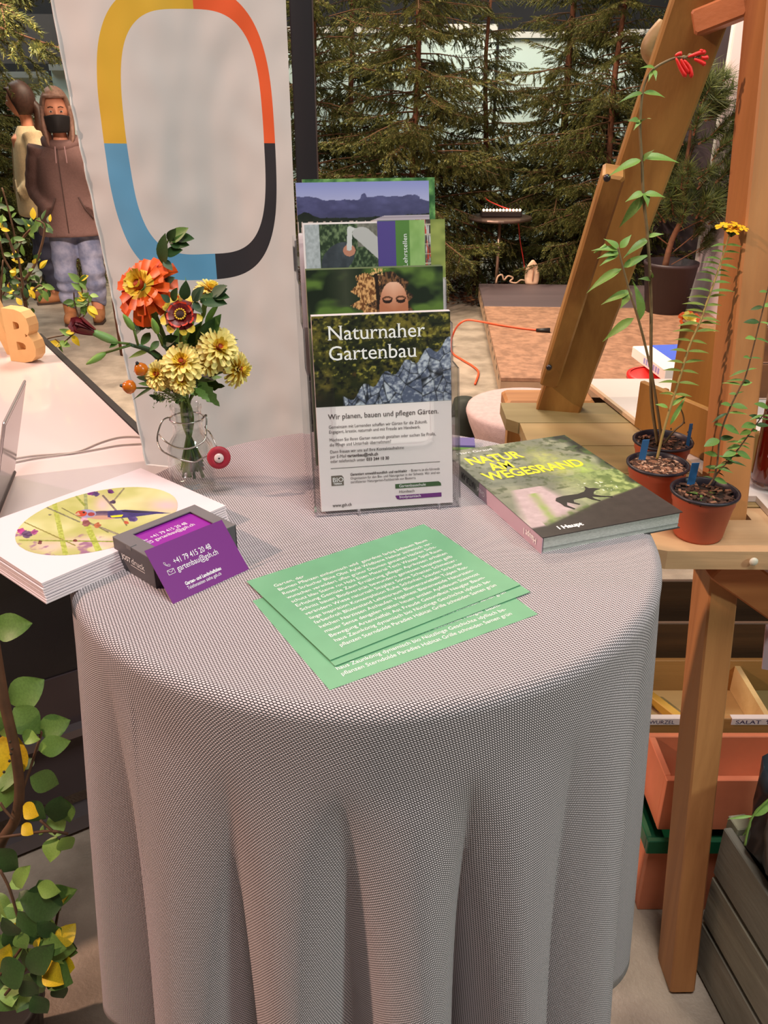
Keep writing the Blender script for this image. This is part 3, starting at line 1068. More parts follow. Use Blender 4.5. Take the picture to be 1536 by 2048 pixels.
for k, (cx, cy, ang, lb) in enumerate(((.0084, .6625, 31.0, 'lowest of three green text cards, sticking out towards the table front'), (.0068, .694, 33.0, 'middle green text card, mostly hidden under the top card'),
                                       (-.0008, .7016, 34.6, 'topmost green postcard covered with white German garden words'))):
    a = math.radians(ang)
    T = frame((cx, cy, TOP + .0006 + .0011 * k), (math.cos(a), math.sin(a), 0), (-math.sin(a), math.cos(a), 0))
    r = thing('postcard', T.translation, lb, 'card', 'green text cards on the cloth')
    b = MB(); b.box((-.105, -.076, 0), (.105, .076, .0005), T); b.build('card_stock', GCARD, r)
    ls = []
    for i, s_ in enumerate(CARDTXT):
        if k < 2 and 3 < i < 12: continue
        ls.append((s_, -.088, .051 - .0083 * i, .0068, dict(serif=.035, w=.173 if i else .032)))
    text('lettering', ls, r, T @ M.Translation((0, 0, .0007)), INKW)

# ================================================================== magazines
MQ = V((-.311, .6757, 0)); mx = V((.655, .756, 0)).normalized(); my = V((-.756, .655, 0)).normalized()


def pic_bird(U0, W0, nx, ny):
    ox = (U0 - .5) * .172; oy = (W0 - .5) * .138
    wx = ox * mx.x + oy * my.x; wy = ox * mx.y + oy * my.y
    U = .5 + (1928 * wx + 580 * wy) / 335; W = .5 + 884 * wy / 137
    n = fbm(nx, ny, 5, 4, 81, 3)
    c = lerp(rgb(186, 186, 108), rgb(222, 216, 160), (n - .3) * 2)
    for x, y, sx, sy, q in ((.92, .70, .12, .10, 1), (.45, .16, .18, .08, .9), (.52, .72, .05, .14, .9), (.2, .1, .1, .08, .7), (.78, .1, .12, .08, .6)):
        c = lerp(c, rgb(222, 190, 192), q * np.exp(-(((U - x) / sx) ** 2 + ((W - y) / sy) ** 2)))
    c = lerp(c, rgb(158, 112, 140), ((fbm(nx, ny, 18, 16, 85, 3) - .57) * 6) * (W < .28))
    vn = vnoise(nx, ny, (90, 70), 3)[..., None]; vn2 = vnoise(nx, ny, (60, 50), 19)[..., None]; vd = (vnoise(nx, ny, (70, 60), 8) - .5) * .022

    def ln(a, q, wd, cc):
        nonlocal c
        d = seg(U * 2, W, (a[0] * 2, a[1]), (q[0] * 2, q[1])); c = np.where((d < wd)[..., None], cc + (vn - .5) * .16, c)
    ln((.215, .77), (.31, .0), .030, rgb(178, 186, 84)); ln((.41, .97), (.42, .62), .022, rgb(150, 158, 104)); ln((.43, .38), (.50, .02), .036, rgb(176, 186, 80)); ln((.33, .92), (.41, .70), .014, rgb(148, 158, 70))
    ln((.525, .86), (.61, .60), .014, rgb(120, 104, 100)); ln((.585, .76), (.66, .98), .011, rgb(136, 128, 96)); ln((.0, .50), (.36, .12), .008, rgb(150, 140, 70)); ln((.13, .72), (.38, .45), .010, rgb(126, 122, 92)); ln((.04, .19), (.62, .17), .009, rgb(150, 160, 70))
    ln((.42, .45), (.66, .22), .014, rgb(146, 136, 112)); ln((.62, .57), (.66, .40), .010, rgb(120, 120, 80)); ln((.27, .66), (.55, .30), .008, rgb(130, 126, 80))
    for x, y, rr, cc in ((.45, .92, .060, (116, 44, 120)), (.48, .89, .045, (84, 60, 110)), (.575, .93, .038, (96, 40, 104)), (.585, .76, .03, (86, 66, 96)), (.70, .50, .055, (90, 72, 130)), (.69, .56, .035, (150, 70, 160)), (.41, .49, .045, (226, 168, 186)), (.42, .43, .05, (140, 84, 84)),
                         (.49, .40, .04, (176, 100, 64)), (.04, .32, .045, (180, 60, 136)), (.08, .27, .06, (92, 66, 100)), (.12, .30, .04, (160, 74, 130)), (.22, .78, .025, (150, 140, 120)), (.66, .44, .03, (190, 90, 60)), (.2, .56, .015, (120, 116, 90)), (.36, .18, .02, (120, 60, 50)), (.16, .16, .025, (110, 60, 60))):
        d = np.hypot((U - x) * 2, (W - y) * 1.1) + vd
        c = np.where((d < rr)[..., None], rgb(*cc) + (vn2 - .5) * .22, c)
    body = ((U - .53) / .105) ** 2 + ((W - .555) / .062) ** 2 < 1
    c = np.where(body[..., None], lerp(rgb(142, 112, 124), rgb(84, 66, 96), (W - .54) * 20) + (vn2 - .5) * .06, c)
    c = np.where((((U - .52) / .08) ** 2 + ((W - .515) / .03) ** 2 < 1)[..., None], rgb(196, 150, 130), c)
    c = np.where(inpoly(U, W, [(.55, .615), (.66, .635), (.85, .605), (.94, .580), (.84, .568), (.70, .520), (.60, .50), (.55, .52)])[..., None], rgb(60, 50, 112) + (vn2 - .5) * .08, c)
    c = np.where(inpoly(U, W, [(.64, .622), (.84, .598), (.72, .585), (.64, .60)])[..., None], rgb(34, 28, 50), c)
    c = np.where(inpoly(U, W, [(.565, .540), (.645, .560), (.635, .525), (.575, .515)])[..., None], rgb(240, 222, 30), c)
    c = np.where((((U - .425) / .055) ** 2 + ((W - .575) / .065) ** 2 < 1)[..., None], rgb(150, 148, 184), c)
    c = np.where((((U - .39) / .035) ** 2 + ((W - .575) / .045) ** 2 < 1)[..., None], rgb(190, 70, 44), c)
    c = np.where((((U - .45) / .022) ** 2 + ((W - .565) / .03) ** 2 < 1)[..., None], rgb(160, 60, 60), c)
    c = np.where((((U - .405) / .008) ** 2 + ((W - .592) / .014) ** 2 < 1)[..., None], rgb(30, 24, 30), c)
    return np.where(inpoly(U, W, [(.372, .60), (.345, .55), (.385, .55)])[..., None], rgb(196, 160, 130), c)


MAGP = mat('magazine_pages', C8(236, 220, 224), .5); MAGE = mat('magazine_shadow_edge', C8(130, 122, 128), .6)
for k in range(8):
    z0 = TOP + .0002 + .0023 * k
    off = V((rnd.uniform(-.0008, .0008), rnd.uniform(-.0008, .0008), 0))
    top = k == 7
    P = MQ + off + V((0, 0, z0)) + (V((.003, -.006, 0)) * (7 - k) / 7)
    T = frame(P, mx, my)
    r = thing('magazine', P, 'white magazine with goldfinch on thistles in an oval, topmost of stack' if top else 'white magazine, %s from the top of the stack at the table edge' % ['second', 'third', 'fourth', 'fifth', 'sixth', 'seventh', 'lowest'][6 - k], 'magazine', None if top else 'magazines stacked at the left table edge')
    b = MB()
    nn = 14
    rg = []
    for i in range(nn + 1):
        x = .215 * i / nn
        sag = 0 if not top else .0
        rg.append([T @ V((x, 0, 0)), T @ V((x, .155, 0)), T @ V((x, .155, .0016)), T @ V((x, 0, .0016))])
    b.loft(rg, caps=True)
    b.build('pages', MAGP, r)
    b = MB(); b.box((.0015, .0010, .0016), (.2135, .154, .0022), T); b.build('page_gap', MAGE, r)
    if top:
        b = MB(); b.box((0, 0, .0016), (.215, .155, .0024), T); b.build('cover', MAGP, r)
        picture('goldfinch_photo', r, T @ M.Translation((.022, .006, .0026)), .172, .138, 330, 260, pic_bird, lambda U, W: (U - .5) ** 2 + (W - .5) ** 2 < .25)

# ================================================================== card box and cards
q0 = V((-.2137, .695, TOP)); qx = V((-.05, .046, 0)).normalized(); qy = V((.0685, .069, 0)).normalized()
bx_ = thing('card_box', q0, 'grey printed cardboard box of purple business cards beside the magazines', 'box')
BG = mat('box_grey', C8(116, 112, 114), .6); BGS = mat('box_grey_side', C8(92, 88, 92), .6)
TBX = frame(q0, -qx, qy)       # x: from L corner direction towards Fr reversed
L_, W_, Hh = .068, .097, .031
T = frame(q0 + qx * L_, -qx, qy)
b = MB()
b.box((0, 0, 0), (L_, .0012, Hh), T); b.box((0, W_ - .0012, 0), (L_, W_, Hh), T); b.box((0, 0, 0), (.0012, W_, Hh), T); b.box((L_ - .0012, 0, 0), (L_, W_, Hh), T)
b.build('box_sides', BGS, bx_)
b = MB()
b.box((0, 0, Hh), (L_, .016, Hh + .001), T); b.box((0, W_ - .013, Hh), (L_, W_, Hh + .001), T); b.box((0, .016, Hh), (.010, W_ - .013, Hh + .001), T); b.box((L_ - .010, .016, Hh), (L_, W_ - .013, Hh + .001), T)
b.build('box_lid', BG, bx_)
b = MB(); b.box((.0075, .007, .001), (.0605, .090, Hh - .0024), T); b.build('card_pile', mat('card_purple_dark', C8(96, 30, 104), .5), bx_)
b = MB(); b.box((.024, -.0004, Hh - .003), (.032, .006, Hh + .0016), T); b.build('lid_tab', BG, bx_)
TSd = frame(T @ V((0, -.0004, 0)), T.to_3x3() @ V((1, 0, 0)), (0, 0, 1))
text('box_lettering', [('JOST', .013, .0135, .0075, dict(bold=.02, w=.016)), ('druck', .0295, .0135, .0095, dict(w=.022)), ('_', .028, .0125, .012, dict(w=.024))], bx_, TSd, INKW)
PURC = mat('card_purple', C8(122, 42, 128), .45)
icons = lambda x, y, s: [('(', x, y, s, dict(shear=-.4)), ]


def card_face(T, parent, sc=1.0):
    text('lettering', [('+41 79 415 20 48', .020, .034, .0082, dict(w=.042)), ('gartenbau@gsh.ch', .020, .0265, .0082, dict(w=.046)), ('Garten- und Landschaftsbau', .020, .0115, .0048, dict(w=.0405, bold=.03)), ('Telefonzeiten siehe gsh.ch', .020, .0068, .0048, dict(w=.038))], parent, T, INKW)
    b = MB()
    for a, c in (((.010, .0265), (.017, .0265)), ((.017, .0265), (.017, .031)), ((.017, .031), (.010, .031)), ((.010, .031), (.010, .0265)), ((.010, .031), (.0135, .0282)), ((.0135, .0282), (.017, .031))):
        a = T @ V((a[0], a[1], 0)); c = T @ V((c[0], c[1], 0)); b.tube([a, c], .00025, 4)
    b.tube([T @ V(p + (0,)) for p in ((.0105, .0385), (.0112, .0365), (.0128, .0350), (.0150, .0340), (.0160, .0352), (.0148, .0362), (.0130, .0358), (.0120, .0372), (.0122, .0388), (.0110, .0395), (.0105, .0385))], .00025, 4)
    b.build('icon_marks', INKW, parent)


for k in (5,):
    P = T @ V((.0065, .006, Hh - .0020 - .0008 * (5 - k)))
    r = thing('business_card', P, 'purple business card lying on top inside the grey box' if k == 5 else 'purple business card stacked inside the grey box', 'card', None if k == 5 else 'cards stacked in the box')
    Tc = frame(P, T.to_3x3() @ V((0, 1, 0)), T.to_3x3() @ V((-1, 0, 0)))
    Tc.translation = T @ V((.0615, .006, P.z - q0.z))
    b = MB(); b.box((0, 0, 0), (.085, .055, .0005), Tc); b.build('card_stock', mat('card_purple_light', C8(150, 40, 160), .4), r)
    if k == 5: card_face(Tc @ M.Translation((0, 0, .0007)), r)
BLc = pz(347, 1210, TOP); BRc = pz(503, 1138, TOP)
cx_ = (BRc - BLc).normalized()
cn = V((-cx_.y, cx_.x, 0))
lean = math.radians(43)
cy_ = cn * math.sin(lean) + V((0, 0, 1)) * math.cos(lean)
BLc = BLc + V((0, 0, .0004))
r = thing('business_card', BLc, 'purple business card leaning against the front of the grey box', 'card')
Tc = frame(BLc, cx_, cy_)
b = MB(); b.box((0, 0, -.0005), (.0875, .0565, 0), Tc); b.build('card_stock', PURC, r)
card_face(Tc @ M.Translation((0, 0, .0002)), r)

# ================================================================== spruces
BARK = mat('spruce_bark', C8(112, 68, 44), .9, 0, .4, 30, .4, 60)
NEED = mat('spruce_needle', C8(84, 92, 40), .65, 0, .45, 6)
NEED2 = mat('spruce_needle_light', C8(132, 130, 62), .6, 0, .3, 6)
TWIG = mat('spruce_twig', C8(92, 62, 40), .9)


def branch_mesh(seed, nt=13, hang=.5, need=70, nl=.024):
    rr = random.Random(seed)
    b = MB()
    ax = [V((0, 0, 0)), V((0, .3, .02)), V((0, .65, .0)), V((0, 1.0, -.06 + .1 * rr.random()))]
    b.m = 0
    b.tube(ax, .008, 5, [.013, .009, .006, .002])

    def needles(p0, p1, n, ln):
        d = (p1 - p0); L = d.length; d.normalize()
        u = d.orthogonal().normalized(); v = d.cross(u)
        for k in range(n):
            t = k / n + rr.random() * .02
            p = p0 + d * (L * t)
            a = rr.random() * 6.283
            o = (u * math.cos(a) + v * math.sin(a))
            q = p + (o * .9 + d * .75).normalized() * ln * rr.uniform(.75, 1.15)
            sd_ = d.cross(o) * .0036 + d * .001
            b.m = 1 if rr.random() < .72 else 2
            b.add([p - sd_, p + sd_, q], [(0, 1, 2)])
    for i in range(nt):
        t = .12 + .86 * i / nt
        base = ax[0].lerp(ax[3], t) + V((0, 0, .01))
        s = 1 if i % 2 else -1
        L = (.34 - .22 * t) * rr.uniform(.8, 1.25)
        dr = V((s * rr.uniform(.5, 1), rr.uniform(.25, .8), -hang * rr.uniform(.2, 1.3))).normalized()
        tip = base + dr * L
        b.m = 0
        b.tube([base, tip], .002, 3, [.0035, .0015], caps=False)
        needles(base, tip, int(need * L / .22), nl)
        for j in range(4):
            tt = rr.uniform(.25, .9)
            bb = base.lerp(tip, tt)
            d2 = (dr + V((rr.uniform(-.8, .8), rr.uniform(-.1, .7), -hang * rr.uniform(.3, 1.6)))).normalized()
            t2 = bb + d2 * L * .45
            needles(bb, t2, int(need * L * .45 / .2), nl)
    needles(ax[0].lerp(ax[3], .4), ax[3], 60, nl)
    return b.mesh('branch', [TWIG, NEED, NEED2])


BR = [branch_mesh(i, 20, (.35, .7, 1.0, .5)[i % 4]) for i in range(4)]


def spruce(x, y, h, n, seed, label, z0=.25, spread=.62, lean=0, top=1.0, tr=.028, arc=(0, 360)):
    rr = random.Random(seed)
    r = thing('spruce_tree', (x, y, 0), label, 'tree', 'cut spruces standing along the hall')
    b = MB(); b.smooth = True
    pts = [V((x + lean * t * h + .02 * math.sin(t * 9 + seed), y, h * t)) for t in [i / 9 for i in range(10)]]
    b.tube(pts, .03, 9, [tr * (1 - .75 * i / 9) + .004 for i in range(10)])
    b.build('trunk', BARK, r)
    n = int(n * 1.55)
    for i in range(n):
        t = (i + rr.random()) / n
        z = z0 + (h - z0) * t
        a = math.radians(rr.uniform(*arc))
        L = spread * (1.15 - .72 * t) * rr.uniform(.7, 1.15)
        p = V((x + lean * z + .02 * math.sin(z / h * 9 + seed), y, z))
        place(BR[rr.randrange(4)], 'branch', r, p, (math.cos(a), math.sin(a), rr.uniform(-.25, .30)), (rr.uniform(-.3, .3), rr.uniform(-.3, .3), 1), L)
    return r


def gx(px, y): return (px - 768) / F * (y * CT + 1.1 * ST)


spruce(gx(640, 7.3), 7.3, 3.1, 80, 1, 'spruce just right of the black post behind the brochures', .3, .60)
spruce(gx(706, 7.7), 7.7, 3.2, 75, 2, 'dark spruce second from the black post', .3, .62)
spruce(gx(826, 7.0), 7.0, 3.3, 120, 3, 'spruce with thin orange-lit trunk above the brochure holder', .25, .74, tr=.026)
spruce(gx(960, 7.5), 7.5, 2.25, 80, 4, 'shorter spruce behind the little stool table', .2, .55)
spruce(gx(1098, 7.4), 7.4, 3.2, 100, 5, 'spruce with reddish trunk left of the leaning wooden strut', .3, .62, lean=.03, tr=.034)
spruce(gx(1200, 7.0), 7.0, 2.9, 110, 6, 'bushy spruce right behind the leaning wooden strut', .2, .66)
spruce(gx(1300, 7.9), 7.9, 3.1, 80, 7, 'spruce seen through the wooden stand, top right of the trees', .3, .6)
spruce(gx(560, 8.0), 8.0, 3.0, 40, 8, 'spruce mostly hidden behind the banner', .3, .6)
spruce(gx(-95, 4.9), 4.9, 3.3, 90, 9, 'spruce with hanging twigs at the top left edge', 1.88, .92)
spruce(gx(235, 5.4), 5.4, 3.4, 60, 10, 'spruce drooping behind the heads of the two women', 2.12, .72)
spruce(gx(10, 7.9), 7.9, 1.60, 110, 12, 'low dark spruce left of the two women', .15, .85)

# green cloth-dark beam over left panels
r = thing('dark_valance', (-4.2, 8.6, 1.7), 'dark grey fabric band above the pale panels at left', 'curtain')
b = MB()
for i in range(14):
    x = -4.9 + .2 * i
    b.add([(x, 8.6 - .02 * (i % 2), 1.72), (x + .2, 8.6 - .02 * ((i + 1) % 2), 1.72), (x + .2, 8.6 - .02 * ((i + 1) % 2), 2.1), (x, 8.6 - .02 * (i % 2), 2.1)], [(0, 1, 2, 3)])
b.build('fabric', mat('valance_grey', C8(60, 62, 66), .9), r)

# ================================================================== pole table with lights, wooden paddle, cables
P = V((gx(990, 6.78) + .06, 6.78, 0)); P.x = (990 - 768) / F * (6.78 * CT + 1.546 * ST)
tp = .665
pt = thing('pole_table', P, 'small round table on a thin metal pole at the stage edge', 'table')
b = MB(); b.smooth = True; b.lathe([(.001, 0), (.15, 0), (.15, .012), (.02, .03), (.001, .03)], P, 24); b.build('base', MATS['chrome'], pt)
b = MB(); b.smooth = True; b.tube([P + V((0, 0, .02)), P + V((-.0, 0, tp - .02))], .014, 10); b.build('pole', mat('pole_warm_metal', C8(190, 160, 140), .35, .8), pt)
b = MB(); b.lathe([(.001, tp - .02), (.235, tp - .02), (.24, tp - .01), (.235, tp), (.001, tp)], P, 36); b.build('tabletop', mat('plate_metal', C8(120, 100, 92), .3, .8), pt)
lb = thing('light_bar', P + V((.01, 0, tp)), 'black bar with a row of small glowing warm bulbs on the pole table', 'light')
b = MB(); b.bbox((P.x - .145, P.y - .05, tp + .001), (P.x + .155, P.y + .05, tp + .045), .006); b.build('housing', mat('bar_black', C8(40, 32, 32), .4), lb)
GL = mat('warm_bulb', C8(255, 220, 180), .4, emit=C8(255, 214, 170), es=3)
for i in range(12):
    b = MB(); b.ball((P.x - .130 + i * .0245, P.y - .045, tp + .052), .0095, 8, 5); b.build('bulb', GL, lb)
    b = MB(); b.tube([(P.x - .130 + i * .0245, P.y + .02, tp + .04), (P.x - .130 + i * .0245, P.y + .02, tp + .085)], .004, 5); b.build('pin', MATS['bar_black'], lb)
REDC = mat('cable_red', C8(200, 52, 40), .45)
c = thing('red_cable', P + V((.2, 0, tp)), 'thin red cable running from the light bar down to the floor', 'cable')
pp = [py_(970, 395, 6.78), py_(978, 402, 6.78), py_(1000, 412, 6.76), py_(1030, 425, 6.74), py_(1037, 450, 6.8), py_(1040, 480, 6.8), py_(1047, 520, 6.8), py_(1050, 545, 6.8), pz(1052, 566, .02)]
b = MB(); b.smooth = True; b.tube(smooth_path(pp), .0045, 6); b.build('cord', REDC, c)
pw = V((py_(1062, 572, 6.62).x, 6.60, .201))
r = thing('oval_paddle', pw, 'pale oval wooden paddle standing upright at the back of the stage', 'paddle')
b = MB(); b.smooth = True
rg = []
for i in range(13):
    t = i / 12; z = .175 * t; hw = .056 * (1 - (abs(t - .35) / .68) ** 2.6) if t < .98 else .008
    hw = max(hw, .006)
    rg.append([pw + V((hw * math.cos(a), .018 * math.sin(a) * (1 - .5 * t) + .02 * t, z)) for a in [2 * math.pi * k / 14 for k in range(14)]])
b.loft(rg, caps=True); b.build('body', mat('pale_wood', C8(226, 186, 156), .5, 0, .1, 30), r)
b = MB(); b.tube([pw + V((.0, -.019, .03)), pw + V((.006, -.012, .13))], .004, 6); b.build('groove', mat('pale_wood_dark', C8(170, 120, 92), .6), r)
b = MB(); b.ball(pw + V((-.012, -.010, .13)), .005, 8, 5); b.build('knot', MATS['pale_wood_dark'], r)
r = thing('pale_cable', pz(1005, 560, .02), 'pale looped cable on the litter beside the pole foot', 'cable')
pp = [(992, 566), (996, 553), (1004, 550), (1008, 560), (1016, 552), (1026, 556), (1020, 563), (1032, 566), (1042, 560), (1052, 562)]
b = MB(); b.smooth = True; b.tube(smooth_path([py_(x, y, 6.70) for x, y in pp]), .007, 6); b.build('cord', mat('cable_pale', C8(230, 190, 160), .5), r)

ORC = mat('cable_orange', C8(226, 86, 46), .45)
oc = thing('extension_cable', pz(905, 700, .01), 'orange extension cable curving from the stage down to the floor', 'cable')
pp = [pz(x, y, .207) for x, y in ((1074, 660), (1040, 656), (1000, 650), (960, 643), (935, 640))] + [V(pz(919, 648, .18)), V(pz(908, 664, .10)), pz(902, 686, .03)] + [pz(x, y, .008) for x, y in ((905, 706), (925, 720), (945, 732), (957, 745), (950, 768))]
b = MB(); b.smooth = True; b.tube(smooth_path(pp), .0065, 7); b.build('cord', ORC, oc)
b = MB(); b.smooth = True; b.tube([pz(1072, 660, .212), pz(1100, 661, .212)], .014, 8, [.009, .016]); b.build('plug', INKB, oc)

# ================================================================== potted pine on the stage
pp0 = V((1.87, 5.75, .2))
r = thing('potted_pine', pp0, 'young pine in a dark pot on the stage before the grey wall', 'plant')
b = MB(); b.smooth = True
b.lathe([(.001, .2), (.13, .2), (.17, .50), (.175, .50), (.175, .52), (.16, .52), (.155, .48), (.001, .48)], (pp0.x, pp0.y, 0), 24); b.build('pot', mat('pot_dark', C8(58, 46, 50), .5), r)
b = MB(); b.smooth = True
sp_ = smooth_path([pp0 + V(p) for p in ((-.04, 0, .28), (-.02, 0, .45), (.03, 0, .62), (.0, 0, .85), (.0, 0, 1.1), (-.06, 0, 1.32))], 3)
b.tube(sp_, .014, 8, [.022 - .016 * i / (len(sp_) - 1) for i in range(len(sp_))]); b.build('trunk', mat('pine_bark', C8(132, 88, 62), .8, 0, .3, 30), r)
PN = mat('pine_needle', C8(92, 104, 44), .6, 0, .3, 8); PN2 = mat('pine_needle_dark', C8(56, 72, 34), .6, 0, .3, 8)


def tuft_mesh(seed):
    rr = random.Random(seed); b = MB()
    b.m = 2; b.tube([(0, 0, 0), (0, .09, 0)], .004, 4, [.005, .003])
    for k in range(110):
        p = V((0, .01 + .09 * rr.random(), 0)); a = rr.random() * 6.283; e = rr.uniform(.3, 1.3)
        d = V((math.cos(a) * math.sin(e), math.cos(e), math.sin(a) * math.sin(e)))
        q = p + d * rr.uniform(.05, .085); s_ = d.orthogonal().normalized() * .0018
        b.m = 0 if rr.random() < .6 else 1
        b.add([p - s_, p + s_, q], [(0, 1, 2)])
    return b.mesh('needle_tuft', [PN, PN2, MATS['pine_bark']])


TU = [tuft_mesh(i) for i in range(3)]
rr = random.Random(4)
for i in range(150):
    t = rr.random()
    z = .55 + .85 * t
    wd = (.04 + .21 * math.sin(min(1, (1.02 - t) * 1.25) * math.pi * .62)) * (1 if z > .72 else .75)
    a = rr.uniform(0, 6.283); q = wd * math.sqrt(rr.random())
    c0 = pp0 + V((.03 - .08 * t, 0, z))
    p = c0 + V((math.cos(a) * q, math.sin(a) * q, 0))
    d = V((math.cos(a) * .7, math.sin(a) * .7, rr.uniform(.4, 1.2)))
    place(TU[i % 3], 'needle_tuft', r, p, d, (rr.random(), rr.random(), .2), rr.uniform(1.1, 1.6))
for (dx, z, L) in ((.22, .62, .5), (-.18, .52, .4), (.3, .95, .3), (-.2, .8, .4), (.18, .42, .3), (.12, .5, .3)):
    b = MB(); b.tube([pp0 + V((0, 0, z - .12)), pp0 + V((dx, -.03, z))], .004, 5); b.build('branch', MATS['pine_bark'], r)
    for k in range(5):
        place(TU[k % 3], 'needle_tuft', r, pp0 + V((dx * (.8 + .08 * k), -.03 + .02 * k, z + .02 * (k - 2))), (dx, rr.uniform(-.3, .3), .2), (0, 0, 1), .9)

# ================================================================== banner and black post
BY_ = 1.76
BANF = bpy.data.materials.new('banner_print')
BANF.use_nodes = True
nt = BANF.node_tree; bs = nt.nodes['Principled BSDF']; bs.inputs['Roughness'].default_value = .62; bs.inputs['Sheen Weight'].default_value = .1


def N(op, a, c=None, cl=False):
    q = nt.nodes.new('ShaderNodeMath'); q.operation = op; q.use_clamp = cl
    for i, s in enumerate((a, c)):
        if s is None: continue
        if isinstance(s, (int, float)): q.inputs[i].default_value = s
        else: nt.links.new(s, q.inputs[i])
    return q.outputs[0]


uvn = nt.nodes.new('ShaderNodeUVMap'); sp = nt.nodes.new('ShaderNodeSeparateXYZ'); nt.links.new(uvn.outputs[0], sp.inputs[0])
UX, UZ = sp.outputs[0], sp.outputs[1]


def superell(cx, cz, rx, rz_t, rz_b, e):
    dx = N('POWER', N('ABSOLUTE', N('DIVIDE', N('SUBTRACT', UX, cx), rx)), e)
    dz0 = N('SUBTRACT', UZ, cz)
    up = N('GREATER_THAN', dz0, 0.0)
    rz = N('ADD', N('MULTIPLY', up, rz_t - rz_b), rz_b)
    dz = N('POWER', N('ABSOLUTE', N('DIVIDE', dz0, rz)), e)
    return N('LESS_THAN', N('ADD', dx, dz), 1.0)


outer = superell(-.364, 1.452, .160, .252, .256, 3.1)
inner = superell(-.352, 1.460, .127, .207, .214, 3.3)
ringm = N('MULTIPLY', outer, N('SUBTRACT', 1.0, inner))
leftm = N('LESS_THAN', UX, -.336)
upm = N('GREATER_THAN', UZ, 1.449)


def mixc(fac, a, c):
    q = nt.nodes.new('ShaderNodeMix'); q.data_type = 'RGBA'
    nt.links.new(fac, q.inputs[0])
    for i, s in ((6, a), (7, c)):
        if isinstance(s, tuple): q.inputs[i].default_value = s
        else: nt.links.new(s, q.inputs[i])
    return q.outputs[2]


upc = mixc(leftm, C8(222, 88, 38), C8(208, 166, 44))
loc_ = mixc(leftm, C8(34, 33, 40), C8(90, 152, 192))
rc = mixc(upm, loc_, upc)
fin = mixc(ringm, C8(204, 198, 196), rc)
nt.links.new(fin, bs.inputs['Base Color'])
br = thing('banner', (-.35, BY_, .79), 'white fabric banner with four coloured rounded ring behind the flowers', 'banner')
b = MB(); b.smooth = True
nx_, nz_ = 70, 110
rg = []
uvl = []
for j in range(nz_ + 1):
    z = .79 + (2.35 - .79) * j / nz_
    xl = -.5287 - (.587 - .5287) * max(0, (z - .80)) / .88; xr = -.1725
    row = []; ru = []
    for i in range(nx_ + 1):
        t = i / nx_
        x = xl + (xr - xl) * t
        edge = math.exp(-t / .05)
        y = BY_ + .006 * math.sin(x * 22 + z * 1.5) + .012 * (mnoise.noise(V((x * 5, z * 2.2, 1)))) + .002 * edge * math.sin(z * 110 + 4 * math.sin(z * 17)) + .003 * mnoise.noise(V((x * 22, z * 16, 5))) - .02 * math.sin(t * math.pi) * .3
        row.append(V((x + .0005 * edge * math.sin(z * 90), y, z))); ru.append((x, z))
    rg.append(row); uvl.append(ru)
b.loft(rg, closed=False)
bf = b.build('fabric', BANF, br)
ul = bf.data.uv_layers.new(name='UVMap')
W1 = nx_ + 1
vi = np.empty(len(bf.data.loops), int); bf.data.loops.foreach_get('vertex_index', vi)
fl = np.array([p for r_ in uvl for p in r_])
ul.data.foreach_set('uv', fl[vi].ravel())
b = MB(); b.smooth = True; b.tube([(-.62, BY_, 2.36), (-.15, BY_, 2.36)], .012, 8); b.build('top_rod', MATS['chrome'], br)
HEM = mat('banner_hem', C8(222, 214, 210), .6)
b = MB(); b.tube([rg[j][0] + V((-.0005, -.001, 0)) for j in range(0, nz_ + 1)], .0016, 5); b.build('left_hem', HEM, br)
b = MB(); b.tube([rg[0][i] for i in range(0, nx_ + 1)], .002, 5); b.build('bottom_hem', HEM, br)
r = thing('black_post', (-.147, 1.83, 0), 'square black post standing behind the right edge of the banner', 'post')
b = MB(); b.bbox((-.172, 1.81, .012), (-.131, 1.85, 2.5), .002); b.build('post_shaft', mat('post_black', C8(24, 20, 26), .6), r)
b = MB(); b.bbox((-.27, 1.71, 0), (-.03, 1.95, .012), .002); b.build('base_plate', MATS['post_black'], r)

# ================================================================== white counter at left
WT = .74
c0 = V((-.358, 1.645, 0)); cl_ = V((-.534, .846, 0)).normalized(); cw = V((-.846, -.534, 0)).normalized()
ct = thing('white_counter', c0, 'glossy white counter with black edge strip holding laptops and wooden letters', 'table')
TCt = frame(c0, cl_, cw)            # x along right edge away, y towards the left
WHI = mat('gloss_white', C8(214, 200, 202), .12, coat=.3)
BLK = mat('black_side', C8(34, 30, 32), .25)
b = MB(); b.box((0, 0, WT - .02), (1.68, 1.9, WT), TCt); b.build('tabletop', WHI, ct)
b = MB(); b.bbox((-.004, -.024, WT - .045), (1.69, -.0005, WT + .003), .002, TCt); b.build('edge_strip', mat('edge_black', C8(44, 42, 46), .4), ct)
b = MB(); b.box((.05, .06, .42), (1.5, 1.8, WT - .021), TCt); b.build('cabinet_body', BLK, ct)
b = MB(); b.box((.045, .06, .10), (.05, 1.8, .42), TCt); b.build('glass_front', mat('dark_glass_front', C8(70, 60, 62), .08), ct)
RAIL = mat('grey_rail', C8(120, 112, 114), .3, .6)
for z0, z1 in ((.012, .05), (.27, .29)):
    b = MB(); b.box((.02, .05, z0), (.07, 1.85, z1), TCt); b.build('rail', RAIL, ct)
b = MB(); b.box((.03, .10, .0), (.06, .14, .28), TCt); b.build('upright', RAIL, ct)
b = MB(); b.box((.03, .55, .0), (.06, .57, .28), TCt); b.build('upright', RAIL, ct)

